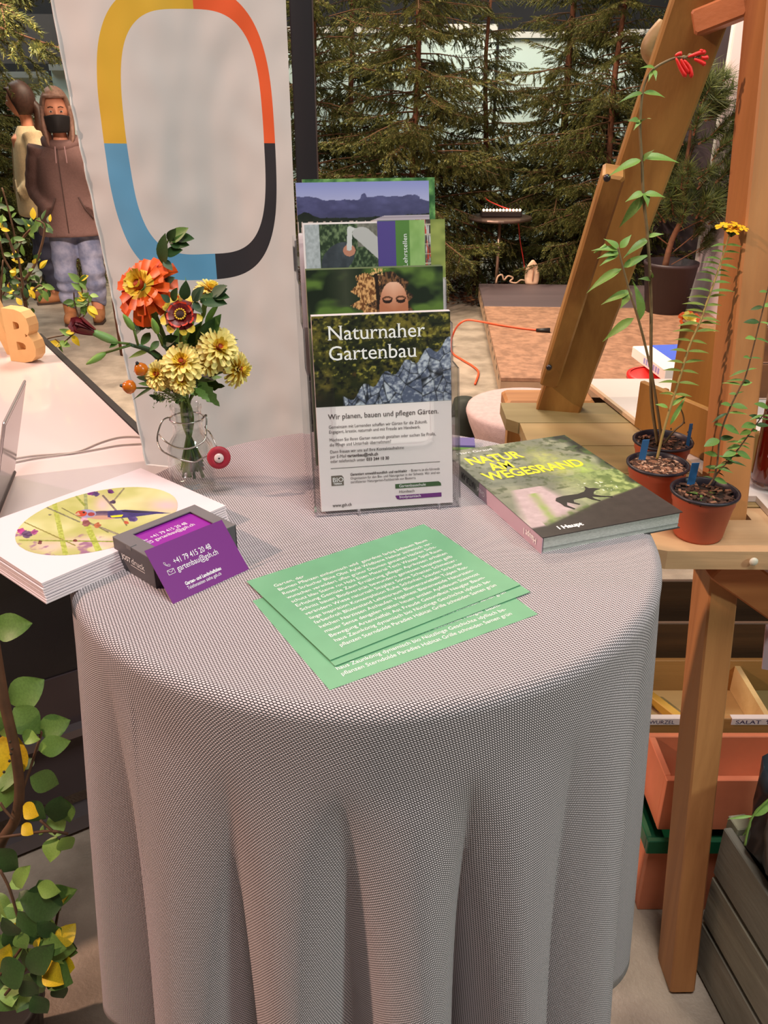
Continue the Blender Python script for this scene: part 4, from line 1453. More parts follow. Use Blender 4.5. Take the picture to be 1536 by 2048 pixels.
# closed laptop
ALU = mat('aluminium', C8(146, 148, 150), .28, .7)
ALUE = mat('aluminium_edge', C8(196, 184, 190), .3, .6)
pa, pb = pz(168, 798, WT + .016), pz(127, 745, WT + .016)
ly = (pb - pa).normalized(); lx = V((ly.y, -ly.x, 0))
lp = thing('laptop', (pa.x, pa.y, WT), 'closed silver laptop lying flat on the white counter', 'laptop')
T = frame((pa.x, pa.y, WT), -lx, ly)
b = MB(); b.bbox((0, 0, .0006), (.205, .286, .008), .003, T); b.build('base', ALUE, lp)
b = MB(); b.bbox((0, 0, .0085), (.205, .286, .016), .003, T); b.build('lid', ALU, lp)
b = MB()
cc = T @ V((.105, .143, .0164))
ap = [(-.008, .000), (-.007, .006), (-.003, .009), (.0, .008), (.004, .009), (.008, .005), (.006, .002), (.006, -.002), (.009, -.005), (.005, -.010), (.0, -.009), (-.005, -.010)]
LG = mat('laptop_emblem', C8(170, 96, 62), .15, .7)
b.prism([cc + T.to_3x3() @ V((x, y, 0)) for x, y in ap], (0, 0, .0003))
b.prism([cc + T.to_3x3() @ V((x, y, 0)) for x, y in ((-.001, .011), (.003, .011), (.004, .015), (.0, .014))], (0, 0, .0003))
b.build('lid_emblem', LG, lp)
# open laptop seen edge-on
h0 = V((-.85, 1.816, WT)); h1 = V((-.79, 1.545, WT)); up_ = V((.065, 0, .215))
ol = thing('laptop', h1, 'open laptop at the left edge, its thin lid seen almost edge-on', 'laptop')
hd = (h1 - h0).normalized(); T = frame(h0 + V((0, 0, .014)), hd, up_)
b = MB()
Ln = (h1 - h0).length
b.bbox((0, 0, -.003), (Ln, .222, .003), .0025, T); b.build('lid', mat('lid_silver', C8(206, 196, 196), .22, .45), ol)
b = MB(); b.box((.006, .008, -.0034), (Ln - .006, .214, -.003), T); b.build('screen', mat('screen_dark', C8(30, 30, 36), .1), ol)
T2 = frame(h0, hd, V((-hd.y, hd.x, 0)) if (-hd.y) < 0 else V((hd.y, -hd.x, 0)))
b = MB(); b.bbox((0, 0.004, .0006), (Ln, .21, .012), .003, T2); b.build('base', ALUE, ol)
b = MB(); b.smooth = True; b.tube([h0 + V((0, 0, .010)), h1 + V((0, 0, .010))], .006, 8); b.build('hinge', INKD, ol)

# cables on the counter
for pts, lb in ((((0, 922), (60, 912), (110, 908), (155, 903), (200, 885), (235, 875), (268, 873), (300, 876)), 'thin grey cable arching over the counter towards the banner'),
                (((0, 931), (60, 918), (110, 911), (155, 905), (200, 897), (240, 890), (290, 887)), 'thin grey cable lying straighter, nearer the counter front')):
    pq = [pz(x, y, WT + .003) for x, y in pts]
    r = thing('thin_cable', pq[0], lb, 'cable', 'grey cables on the white counter')
    b = MB(); b.smooth = True; b.tube(smooth_path(pq), .0022, 6); b.build('cord', mat('cable_grey', C8(176, 162, 156), .5), r)

# wooden letters
PLYW = mat('letter_wood', C8(226, 178, 120), .55, 0, .08, 30)
for ch, px, py, lb, wd in (('B', 22, 722, 'pale wooden letter B standing on the white counter', .112), ('A', -42, 702, 'pale wooden letter A beside the letter B, cut by the frame', .16)):
    p = pz(px, py, WT)
    r = thing('wooden_letter', p, lb, 'letter', 'wooden letters on the white counter')
    vs, fs = glyphs(ch, bold=.045)
    x0 = min(v[0] for v in vs); x1 = max(v[0] for v in vs); y0 = min(v[1] for v in vs); y1 = max(v[1] for v in vs)
    ex = V((.93, -.36, 0)).normalized()
    T = frame(p, ex, (0, 0, 1))
    b = MB(); D = .045
    q = [((v[0] - x0) / (x1 - x0) * wd, (v[1] - y0) / (y1 - y0) * .172 + .0005) for v in vs]
    n = len(q)
    b.add([T @ V((a, c, 0)) for a, c in q], fs)
    b.add([T @ V((a, c, -D)) for a, c in q], [f[::-1] for f in fs])
    cnt = {}
    for f in fs:
        for i in range(len(f)):
            e = (f[i], f[(i + 1) % len(f)]); cnt[e] = 1
    for e in cnt:
        if (e[1], e[0]) not in cnt:
            b.add([T @ V((q[e[1]][0], q[e[1]][1], 0)), T @ V((q[e[0]][0], q[e[0]][1], 0)), T @ V((q[e[0]][0], q[e[0]][1], -D)), T @ V((q[e[1]][0], q[e[1]][1], -D))], [(0, 1, 2, 3)])
    b.build('letter_body', PLYW, r)
# ================================================================== leaves and petals
GL1 = mat('leaf_green', C8(96, 132, 60), .5, 0, .2, 20); GL2 = mat('leaf_green_dark', C8(52, 84, 38), .5, 0, .2, 20); GL3 = mat('leaf_green_light', C8(130, 168, 78), .5, 0, .15, 20)
GLY = mat('leaf_yellow', C8(226, 196, 36), .5, 0, .2, 25); GEU = mat('eucalyptus_green', C8(72, 98, 72), .6, 0, .15, 20)
STG = mat('stem_green', C8(92, 116, 44), .5, 0, .25, 30); STB = mat('stem_brown', C8(98, 70, 46), .7, 0, .3, 40)
LF = {}


def lf(kind, m):
    k = (kind, m.name)
    if k not in LF:
        p = {'oval': dict(W=.52, curl=.18, fold=.14, tip=.9), 'lance': dict(W=.20, curl=.35, fold=.2, tip=1.1), 'blade': dict(W=.12, curl=.3, fold=.2, tip=1.3), 'round': dict(W=.72, curl=.1, fold=.1, tip=.7, widest=.5),
             'sage': dict(W=.30, curl=.45, fold=.22, tip=1.4, widest=.33), 'big': dict(W=.62, curl=.22, fold=.16, tip=.9, widest=.45, wave=.05, n=9), 'tooth': dict(W=.4, curl=.2, fold=.1, teeth=.35, n=9)}[kind]
        LF[k] = leafmesh('leaf', 1, p.pop('W'), m, **p)
    return LF[k]


def leaf_to(parent, me, a, c, wid=None, nrm=(0, -.6, .8), name='leaf', base_w=.52):
    a = V(a); c = V(c); L = (c - a).length
    return place(me, name, parent, a, c - a, nrm, L, None if wid is None else wid / base_w)


def petal_mesh(L, W, mb, mt, split=.35, curl=.1, notch=0.0, cup=.12, n=6, tipw=.75):
    b = MB(); b.smooth = True
    rows = []
    for i in range(n + 1):
        t = i / n
        w_ = W / 2 * (.32 + .68 * math.sin(min(1, t / .7) * math.pi / 2)) * (1 if t < .85 else tipw)
        z = -curl * L * t * t + .05 * L * math.sin(t * 3)
        y = L * t
        rows.append([V((-w_, y, z + cup * w_ * 2)), V((0, y * (1 - notch * (i == n)), z)), V((w_, y, z + cup * w_ * 2))])
    b.loft(rows, closed=False)
    b.mi = [0 if (k // 2) / n < split else 1 for k in range(len(b.f))]
    return b.mesh('petal', [mb, mt])


def bloom(root, c, nrm, layers, seed=0, name='petal', skip=None):
    rr = random.Random(seed)
    nrm = V(nrm).normalized(); u = nrm.orthogonal().normalized(); v = nrm.cross(u)
    for (me, n, r0, tilt, sc, dz) in layers:
        for k in range(n):
            a = 2 * math.pi * (k + .5 * rr.random()) / n + tilt
            rad = u * math.cos(a) + v * math.sin(a)
            t = tilt + rr.uniform(-.12, .12)
            d = rad * math.cos(t) + nrm * math.sin(t)
            place(me, name, root, V(c) + rad * r0 + nrm * dz, d, nrm * math.cos(t) - rad * math.sin(t), sc * rr.uniform(.88, 1.1))


# ================================================================== swing-top bottle
BC = V((-.2235, .9236, TOP))
GLS = bpy.data.materials.new('bottle_glass'); GLS.use_nodes = True
_b = GLS.node_tree.nodes['Principled BSDF']
_b.inputs['Transmission Weight'].default_value = 1; _b.inputs['Roughness'].default_value = .02; _b.inputs['IOR'].default_value = 1.45; _b.inputs['Base Color'].default_value = (.97, .985, .98, 1)
bt = thing('glass_bottle', BC, 'small clear swing-top glass bottle used as a vase', 'bottle')
b = MB(); b.smooth = True
outp = [(.001, 0), (.021, 0), (.0255, .003), (.0265, .010), (.0265, .046), (.0255, .054), (.021, .062), (.0175, .068), (.0165, .074), (.0165, .082), (.0185, .084), (.0185, .089), (.0165, .091), (.0165, .097), (.0178, .099), (.0175, .1025), (.0155, .1035)]
inp = [(.0142, .1025), (.0140, .076), (.0150, .068), (.0185, .061), (.0232, .053), (.0242, .046), (.0242, .010), (.020, .006), (.001, .005)]
b.lathe(outp + inp, BC, 40, sq=0)
b.build('glass', clear_mat('bottle_clear', (.955, .97, .965, 1), .07), bt)
WIRE = mat('wire_steel', C8(190, 184, 180), .25, .9)
b = MB(); b.smooth = True
n0 = BC + V((0, 0, .068))


def ringpts(cc, r, a0, a1, n=14, tilt=0):
    return [V(cc) + V((r * math.cos(math.radians(a0 + (a1 - a0) * i / n)), r * math.sin(math.radians(a0 + (a1 - a0) * i / n)), tilt * math.sin(math.radians(a0 + (a1 - a0) * i / n)))) for i in range(n + 1)]


b.tube(ringpts(BC + V((0, 0, .0875)), .0192, 0, 360), .0009, 6)
b.tube(smooth_path([BC + V(p) for p in ((-.0195, 0, .088), (-.026, -.004, .086), (-.031, -.008, .076), (-.033, -.012, .064), (-.026, -.022, .056), (-.008, -.030, .050), (.010, -.0305, .046), (.020, -.029, .050), (.030, -.028, .054))], 5), .00105, 6)
b.tube(smooth_path([BC + V(p) for p in ((.0195, 0, .088), (.0235, -.004, .092), (.0235, -.010, .080), (.022, -.020, .068), (.008, -.0285, .062), (-.008, -.0290, .063), (-.022, -.022, .068), (-.030, -.012, .072))], 5), .00105, 6)
b.tube(smooth_path([BC + V(p) for p in ((.0205, -.004, .078), (.028, -.014, .074), (.034, -.022, .066), (.037, -.026, .060))], 4), .0009, 6)
b.build('wire_bail', WIRE, bt)
RUB = mat('red_rubber', C8(168, 34, 54), .5)
cc = BC + V((.038, -.0275, .050)); Tn = frame(cc, (1, .15, 0), (.05, .25, .97))
Tn = frame(cc, (.95, .25, .12), (-.1, .1, .97))
b = MB(); b.smooth = True; b.lathe([(.004, -.002), (.0122, -.002), (.0132, 0), (.0122, .002), (.004, .002), (.004, -.002)], (0, 0, 0), 28, Tn); b.build('rubber_seal', RUB, bt)
b = MB(); b.smooth = True; b.lathe([(.001, -.006), (.0045, -.005), (.0055, .002), (.0050, .0036), (.001, .0038)], (0, 0, 0), 20, Tn); b.build('stopper', mat('porcelain', C8(222, 196, 196), .25), bt)


def stem_pts(c, seed, off=None):
    rr = random.Random(seed)
    a = rr.uniform(0, 6.28); q = .008 * rr.random()
    nk = BC + V((q * math.cos(a), q * math.sin(a), .100))
    nk2 = BC + V((q * math.cos(a) * .8, q * math.sin(a) * .8, .075))
    lo = BC + V((-.013 * math.cos(a), -.013 * math.sin(a), .012 + .02 * rr.random()))
    c = V(c)
    mid = nk.lerp(c, .45) + V((0, 0, .012)) * (1 if off is None else off)
    return smooth_path([lo, nk2, nk, mid, c], 6)


def flower_root(nm, c, label, cat, group, sr=.0016, m=None, seed=0, off=None):
    r = thing(nm, BC, label, cat, group)
    b = MB(); b.smooth = True
    b.tube(stem_pts(c, seed, off), sr, 7)
    b.build('stem', m or STG, r)
    return r


OR1 = mat('petal_orange', C8(236, 92, 24), .45, 0, .1, 60); OR2 = mat('petal_orange_red', C8(214, 52, 18), .45, 0, .1, 60); YE1 = mat('petal_yellow', C8(240, 204, 70), .45, 0, .08, 60)
YE2 = mat('petal_pale_yellow', C8(246, 222, 130), .45, 0, .06, 60); RD1 = mat('petal_maroon', C8(108, 14, 16), .45, 0, .1, 60); RDc = mat('flower_red_centre', C8(168, 60, 26), .6, 0, .3, 200); YO = mat('petal_orange_yellow', C8(236, 160, 36), .45)
pO = petal_mesh(.030, .0125, OR2, OR1, .3, .12, .0, tipw=1.0); pO2 = petal_mesh(.022, .0095, YE1, OR1, .45, .05, .0, tipw=1.0); pY = petal_mesh(.015, .0070, YO, YE1, .3, -.15, .06, tipw=1.0)
# big zinnia
c = py_(286, 574, .90)
nrm = V((-.32, -.78, .50))
r = flower_root('zinnia', c, 'large orange zinnia with yellow inner petals, highest bloom in the bottle', 'flower', None, .0028, STG, 3)
bloom(r, c, nrm, [(pO, 12, .007, -.25, 1.0, -.003), (pO, 11, .006, -.02, .86, 0), (pO2, 12, .005, .25, .95, .002), (pY, 12, .004, .62, 1.0, .004), (pY, 9, .002, .95, .85, .006)], 5)
b = MB(); b.smooth = True; b.ball(c + nrm.normalized() * .008, .0055, 12, 8); b.build('centre', RDc, r)
b = MB(); b.smooth = True; b.ball(c - nrm.normalized() * .006, (.009, .009, .008), 12, 8); b.build('calyx', GL1, r)
# red and yellow small zinnia
pRY = petal_mesh(.018, .0095, RD1, YE1, .55, .06, .0, tipw=.45); pRY2 = petal_mesh(.011, .0075, RD1, OR2, .7, .0, .0)
c = py_(363, 632, .88); nrm = V((.02, -.86, .50))
r = flower_root('zinnia', c, 'small maroon-eyed zinnia with yellow pointed petal tips', 'flower', None, .002, STG, 9)
bloom(r, c, nrm, [(pRY, 9, .004, -.05, 1.0, 0), (pRY2, 10, .003, .3, 1.0, .002)], 3)
b = MB(); b.smooth = True; b.ball(c + nrm.normalized() * .003, (.0062, .0062, .005), 12, 8); b.build('centre', mat('zinnia_eye', C8(60, 26, 16), .8, 0, .5, 300), r)
YD = mat('anther_yellow', C8(236, 190, 60), .5)
b = MB()
for k in range(14):
    a = k / 14 * 6.283; n_ = nrm.normalized(); u = n_.orthogonal().normalized(); v = n_.cross(u)
    b.ball(c + n_ * .007 + (u * math.cos(a) + v * math.sin(a)) * .0052, .0011, 5, 4)
tag(b.build('anthers', YD, r), kind='stuff')
# chrysanthemums
pC = petal_mesh(.020, .0068, YE1, YE2, .3, .04, 0, .3, 4, .7); pC2 = petal_mesh(.014, .0055, YO, YE1, .35, -.15, 0, .3, 4, .7)
CH = [((366, 727), .875, (-.05, -.78, .60), 1.02, 'large pale yellow chrysanthemum with orange heart, front centre of the bouquet'), ((436, 697), .885, (.45, -.72, .5), 1.0, 'large yellow chrysanthemum to the upper right, facing up'),
      ((474, 738), .895, (.92, -.30, -.05), .85, 'yellow chrysanthemum hanging out at the right edge of the bouquet'), ((316, 750), .875, (-.3, -.8, .5), .66, 'smaller yellow chrysanthemum with orange heart at lower left'),
      ((364, 762), .868, (.1, -.75, .3), .62, 'small yellow chrysanthemum tucked under the large front one'), ((415, 728), .88, (.25, -.8, .5), .52, 'small yellow chrysanthemum between the two large ones'),
      ((420, 584), .90, (.35, -.15, .92), .72, 'yellow chrysanthemum seen from the side behind eucalyptus leaves'), ((352, 612), .925, (-.1, -.5, .85), .7, 'yellow chrysanthemum half hidden behind the maroon-eyed zinnia')]
for k, ((px, py), y, nn, sc, lb) in enumerate(CH):
    c = py_(px, py, y); nn = V(nn).normalized()
    r = flower_root('chrysanthemum', c - nn * .004, lb, 'flower', 'yellow chrysanthemums in the bottle', .0014, STG, 20 + k)
    bloom(r, c, nn, [(pC, 17, .003, -.35, sc, -.002 * sc), (pC, 17, .003, -.05, sc, 0), (pC, 16, .003, .25, .9 * sc, .001), (pC, 13, .002, .55, .78 * sc, .003 * sc), (pC2, 11, .001, .9, .85 * sc, .004 * sc)], 40 + k)
    b = MB(); b.smooth = True; b.ball(c + nn * .0055 * sc, .0042 * sc, 10, 7); b.build('centre', RDc, r)
    b = MB(); b.smooth = True; b.ball(c - nn * .005 * sc, (.007 * sc,) * 3, 10, 7); b.build('calyx', GL2, r)
# carnation buds
for k, (p0, p1, p2, lb, rd) in enumerate((((258, 688), (236, 685), (186, 664), 'dark red carnation bud opening from a green calyx, reaching far left', 1), ((262, 690), (212, 705), (172, 729), 'closed pale green carnation bud below the dark red one', 0),
                                          ((276, 690), (268, 660), (246, 628), 'green closed bud pointing up below the big orange zinnia', 0), ((325, 690), (316, 668), (304, 636), 'slim green bud standing in the middle of the bouquet', 0))):
    a, m_, t = py_(p0[0], p0[1], .885), py_(p1[0], p1[1], .88), py_(p2[0], p2[1], .872)
    r = flower_root('carnation_bud', a, lb, 'flower', 'carnation buds in the bottle', .0017, GEU, 60 + k, 2.0)
    b = MB(); b.smooth = True; b.tube([a, m_], .0015, 6); b.build('stalk', STG, r)
    d = (t - m_)
    b = MB(); b.smooth = True
    b.tube([m_ + d * s for s in (0, .12, .35, .6, .85, 1)], .006, 10, [.0012, .0032, .0046, .0046, .0038, .0036] if rd else [.001, .0026, .0038, .0034, .002, .0004]); b.build('calyx', GL3 if not rd else mat('calyx_green', C8(126, 160, 92), .5), r)
    if rd:
        dn = d.normalized()
        pd_ = petal_mesh(.021, .013, RD1, mat('petal_dark_red', C8(110, 14, 26), .5, 0, .2, 60), .2, -.25, .0, .3, 5, .6)
        bloom(r, t - dn * .004, dn, [(pd_, 5, .003, 1.05, 1.0, 0), (pd_, 4, .002, 1.3, 1.15, 0)], 8)
        for s in range(3): leaf_to(r, lf('lance', GL1), m_, m_ + d * .35 + V((0, -.004, .006 * (s - 1))), .006, base_w=.2)
# rose hips
HIP = mat('rose_hip_orange', C8(214, 112, 26), .25, 0, .3, 60)
for k, (pa, pb, pc, lb) in enumerate((((306, 762), (288, 748), (274, 726), 'orange rose hip with black tip, the upper of two'), ((305, 776), (272, 776), (242, 771), 'orange rose hip pointing left, the lower of two'))):
    a, m_, t = py_(pa[0], pa[1], .885), py_(pb[0], pb[1], .875), py_(pc[0], pc[1], .870)
    r = flower_root('rose_hip', a, lb, 'fruit', 'rose hips in the bottle', .0012, STB, 80 + k, .5)
    b = MB(); b.smooth = True; b.tube([a, m_], .0011, 6); b.build('stalk', STG, r)
    d = t - m_
    b = MB(); b.smooth = True; b.tube([m_ + d * s for s in (0, .1, .3, .55, .8, .92)], .006, 12, [.002, .005, .0074, .0072, .0045, .0022]); b.build('hip_flesh', HIP, r)
    b = MB(); b.tube([m_ + d * .9, m_ + d * 1.08], .002, 6, [.0022, .0014]); b.build('dry_tip', INKB, r)
# eucalyptus sprigs
EU = [('tall eucalyptus sprig with five leaves reaching above the orange zinnia', [(335, 640), (328, 560), (327, 505), (333, 488), (338, 478)],
       [((336, 482), (348, 460)), ((338, 484), (374, 488)), ((338, 482), (370, 455)), ((352, 476), (384, 474)), ((330, 508), (360, 498)), ((327, 520), (343, 538)), ((326, 530), (322, 470)), ((327, 568), (345, 555))]),
      ('eucalyptus sprig with drooping leaves crossing the upper yellow flower', [(372, 680), (385, 625), (392, 600), (420, 592), (448, 570)],
       [((385, 602), (403, 575)), ((386, 604), (402, 624)), ((368, 600), (372, 566)), ((398, 596), (450, 604)), ((422, 592), (448, 570)), ((430, 590), (450, 578)), ((345, 602), (350, 578)), ((340, 604), (325, 590)), ((425, 590), (455, 592))]),
      ('dark leafy sprig in the middle of the bouquet', [(345, 760), (335, 700), (310, 660), (280, 650)],
       [((286, 650), (268, 668)), ((290, 655), (305, 640)), ((300, 665), (282, 690)), ((322, 690), (350, 672)), ((330, 700), (362, 690)), ((318, 682), (300, 700)), ((292, 655), (260, 648)), ((340, 720), (380, 690)), ((300, 640), (312, 600))])]
for k, (lb, st_, lv) in enumerate(EU):
    y = (.905, .885, .90)[k]
    pts = [py_(x, yy, y) for x, yy in st_]
    r = flower_root('eucalyptus_sprig', pts[0], lb, 'foliage', 'leafy sprigs in the bottle', .0012, STG, 90 + k)
    b = MB(); b.smooth = True; b.tube(smooth_path(pts, 4), .0010, 6); b.build('twig', STG, r)
    rr = random.Random(k)
    for (a, c) in lv:
        A, Cc = py_(a[0], a[1], y), py_(c[0], c[1], y - .01)
        leaf_to(r, lf('oval', (GEU, GL2, GL1)[rr.randrange(3)]), A, Cc, (Cc - A).length * .5, (rr.uniform(-.6, .6), -.9, .5))
# long leaves
LG_ = [((362, 705), (448, 662), 'lance'), ((360, 712), (440, 672), 'lance'), ((345, 700), (380, 640), 'oval'), ((395, 700), (435, 632), 'oval'), ((400, 690), (425, 640), 'oval'), ((410, 650), (432, 605), 'lance'), ((405, 640), (412, 600), 'lance'),
       ((300, 700), (255, 712), 'lance'), ((310, 772), (262, 796), 'blade'), ((400, 745), (452, 738), 'lance'), ((395, 760), (435, 815), 'tooth'), ((390, 775), (420, 800), 'tooth'), ((395, 770), (445, 770), 'tooth'), ((400, 690), (465, 675), 'lance'),
       ((385, 700), (405, 660), 'oval'), ((330, 720), (300, 705), 'lance'), ((375, 690), (395, 650), 'oval'), ((340, 660), (335, 620), 'oval'), ((380, 600), (372, 560), 'blade'), ((395, 655), (450, 668), 'lance'), ((330, 800), (300, 790), 'tooth'), ((400, 790), (370, 770), 'tooth'), ((430, 740), (458, 728), 'lance')]
r = flower_root('leafy_sprig', py_(375, 700, .90), 'loose green leafy stem with long narrow leaves amid the yellow flowers', 'foliage', 'leafy sprigs in the bottle', .0018, STG, 101)
rr = random.Random(2)
for a, c, kd in LG_:
    y = .885 + .03 * rr.random()
    A, Cc = py_(a[0], a[1], y), py_(c[0], c[1], y - .008)
    L = (Cc - A).length
    leaf_to(r, lf(kd, (GL1, GL2, GL3, GL2)[rr.randrange(4)]), A, Cc, L * {'lance': .22, 'oval': .42, 'blade': .12, 'tooth': .5}[kd], (rr.uniform(-.6, .6), -.9, .5), base_w={'lance': .2, 'oval': .52, 'blade': .12, 'tooth': .4}[kd])
for k in range(12):
    a = rr.uniform(0, 6.28)
    A = BC + V((.01 * math.cos(a), .01 * math.sin(a), .11 + .03 * rr.random())); Cc = A + V((.04 * math.cos(a), .03 * math.sin(a), .02 * rr.random() + .005))
    leaf_to(r, lf('tooth', (GL1, GL2)[k % 2]), A, Cc, .018, (0, -.5, 1), base_w=.4)
# feathery yarrow leaf
r = flower_root('fern_sprig', py_(345, 775, .885), 'pale feathery sprig just above the bottle neck', 'foliage', 'leafy sprigs in the bottle', .0010, STG, 110, .2)
b = MB()
FE = mat('feathery_green', C8(128, 150, 90), .6)
for k in range(240):
    a = py_(rr.uniform(308, 372), rr.gauss(788, 9), .87 + .02 * rr.random()); d = V((rr.uniform(-1, 1), rr.uniform(-1, 1), rr.uniform(-1, 1))).normalized() * .004
    o_ = d.orthogonal().normalized() * .0006
    b.add([a - o_, a + o_, a + d], [(0, 1, 2)])
for s in range(5):
    b.tube([py_(372, 792, .885), py_(312 + 6 * s, 780 + 6 * s, .878)], .0005, 4)
tag(b.build('feathery_leaves', FE, r), kind='stuff')

# ================================================================== shrub at the lower left edge
r = thing('leafy_shrub', (-.62, 1.0, 0), 'green shrub with some yellow spotted leaves in a pot left of the tablecloth', 'plant')
D = 1.30
b = MB(); b.smooth = True
b.tube(smooth_path([pd(x, y, d) for x, y, d in ((-14, 1270, 1.24), (8, 1400, 1.26), (30, 1500, 1.28), (39, 1580, 1.30), (30, 1640, 1.32), (5, 1680, 1.34), (-12, 1740, 1.36), (-14, 1860, 1.40), (-6, 2000, 1.44), (-6, 2060, 1.46))], 5), .008, 8, None)
b.build('trunk', STB, r)
for pts in (((42, 1590), (58, 1545), (72, 1500), (83, 1465), (80, 1470)), ((0, 1675), (50, 1668), (100, 1662), (136, 1668)), ((28, 1640), (10, 1620), (0, 1605)), ((40, 1850), (20, 1780), (0, 1740)), ((100, 1960), (108, 1880), (115, 1830), (124, 1796)), ((10, 1990), (60, 1930), (90, 1910), (140, 1895)), ((80, 1640), (112, 1668)), ((0, 1950), (40, 1900), (70, 1850))):
    b = MB(); b.smooth = True; b.tube(smooth_path([pd(x, y, D) for x, y in pts], 4), .0022, 6); b.build('twig', STB, r)
LL = [((-16, 1262), (50, 1246), 44, 0), ((22, 1408), (78, 1362), 52, 0), ((28, 1415), (74, 1468), 46, 0), ((20, 1425), (-8, 1478), 50, 2), ((78, 1466), (132, 1442), 40, 0), ((77, 1500), (134, 1484), 32, 2), ((22, 1462), (6, 1582), 62, 3), ((-14, 1462), (2, 1560), 40, 3), ((60, 1554), (118, 1572), 36, 0),
      ((44, 1470), (70, 1478), 22, 2), ((42, 1540), (64, 1512), 26, 0), ((122, 1592), (108, 1650), 38, 1), ((130, 1598), (134, 1648), 30, 0), ((92, 1662), (132, 1640), 34, 2), ((52, 1606), (86, 1640), 34, 1), ((46, 1612), (70, 1632), 26, 3), ((44, 1650), (62, 1668), 20, 3), ((112, 1672), (94, 1724), 34, 2),
      ((122, 1676), (142, 1700), 30, 2), ((-10, 1590), (32, 1600), 44, 2), ((34, 1560), (-6, 1540), 50, 0), ((-12, 1700), (30, 1745), 46, 1), ((85, 1670), (80, 1650), 14, 0), ((126, 1808), (36, 1806), 58, 1), ((124, 1800), (142, 1800), 18, 3), ((36, 1822), (74, 1895), 40, 1), ((110, 1868), (76, 1850), 26, 1),
      ((112, 1895), (148, 1850), 30, 3), ((112, 1890), (150, 1900), 30, 1), ((40, 1830), (12, 1880), 34, 3), ((48, 1890), (-14, 1900), 54, 0), ((150, 1935), (96, 1925), 34, 3), ((92, 1930), (134, 1968), 48, 0), ((60, 1945), (92, 1900), 40, 1), ((64, 1945), (60, 2000), 40, 0), ((66, 1990), (92, 2034), 30, 1), ((60, 1985), (34, 2022), 26, 0), ((50, 1935), (-10, 1960), 50, 1),
      ((74, 1900), (96, 1940), 44, 1), ((10, 1850), (40, 1800), 34, 2), ((0, 1800), (-14, 1850), 40, 2), ((95, 1795), (80, 1770), 36, 0), ((70, 1880), (120, 1900), 36, 0), ((20, 1960), (20, 2010), 34, 2), ((-10, 1470), (-16, 1400), 40, 0), ((70, 1895), (75, 1880), 10, 3), ((60, 1950), (110, 1950), 34, 1)]
rr = random.Random(9)
for i in range(34):
    x, y = rr.uniform(-8, 128), rr.uniform(1770, 1985)
    a_ = rr.uniform(0, 6.28); l_ = rr.uniform(38, 62)
    LL.append(((x, y), (x + l_ * math.cos(a_), y + l_ * math.sin(a_) * .8), l_ * .62, (0, 1, 0, 2, 1, 3, 1)[rr.randrange(7)]))
for a, c, w_, k in LL:
    d0 = D + rr.uniform(-.02, .05)
    A, Cc = pd(a[0], a[1], d0), pd(c[0], c[1], d0 - rr.uniform(-.02, .03))
    leaf_to(r, lf('big', (GL1, GL2, GL3, GLY)[k]), A, Cc, w_ / F * D * 1.3, (rr.uniform(-.4, .4), -.85, .6), base_w=.62)
SPT = mat('leaf_spot', C8(50, 44, 24), .7)
for x, y in ((20, 1484), (24, 1498), (22, 1508), (19, 1522), (8, 1544)):
    b = MB(); b.ball(pd(x, y, D - .05), .0022, 8, 4); b.build('leaf_spot', SPT, r)
q = pd(-22, 2060, 1.47); q.z = 0
b = MB(); b.smooth = True; b.lathe([(.001, 0), (.075, 0), (.095, .16), (.10, .16), (.10, .175), (.09, .175), (.001, .16)], q, 24); b.build('pot', mat('pot_black', C8(34, 26, 24), .5), r)

# ================================================================== shrub beyond the counter
r = thing('leafy_shrub', (-1.50, 3.4, 0), 'thin shrub with green and yellow autumn leaves behind the wooden letters', 'plant')
rr = random.Random(14)
for i, pts in enumerate((((50, 700), (56, 640), (44, 560), (34, 500), (20, 430), (4, 375)), ((56, 640), (40, 570), (10, 520), (0, 480)), ((50, 560), (74, 520), (90, 455), (72, 440)), ((50, 600), (80, 570), (88, 590)), ((30, 500), (60, 460), (92, 450)), ((12, 700), (2, 600), (6, 520)), ((34, 520), (14, 470), (0, 440)), ((44, 560), (24, 560), (0, 600)))):
    P_ = smooth_path([py_(x, y, 3.4 + .1 * math.sin(i * 2)) for x, y in pts], 4)
    b = MB(); b.smooth = True; b.tube(P_, .005, 5, [.0065 - .004 * j / len(P_) for j in range(len(P_))]); b.build('twig', STB, r)
    for k in range(15):
        p = P_[rr.randrange(2, len(P_))] + V((rr.uniform(-.02, .02), rr.uniform(-.08, .08), rr.uniform(-.02, .02)))
        L = rr.uniform(.024, .046)
        a = rr.uniform(0, 6.28)
        place(lf('oval', (GL1, GL2, GL1, GL3, GLY, GL2)[rr.randrange(6)]), 'leaf', r, p, (math.cos(a), rr.uniform(-.6, .6), math.sin(a)), (rr.uniform(-1, 1), -1, .6), L)
    if i == 0:
        b = MB(); b.smooth = True; q = P_[0]; b.tube([(q.x, q.y, .1), q], .006, 6); b.build('trunk', STB, r)
        b = MB(); b.smooth = True; b.lathe([(.001, 0), (.11, 0), (.14, .22), (.13, .22), (.001, .2)], (q.x, q.y, 0), 20); b.build('pot', MATS['pot_black'], r)
r = thing('low_twig_plant', (-1.33, 3.35, 0), 'low sprawling twig plant with few leaves right of the letter B', 'plant')
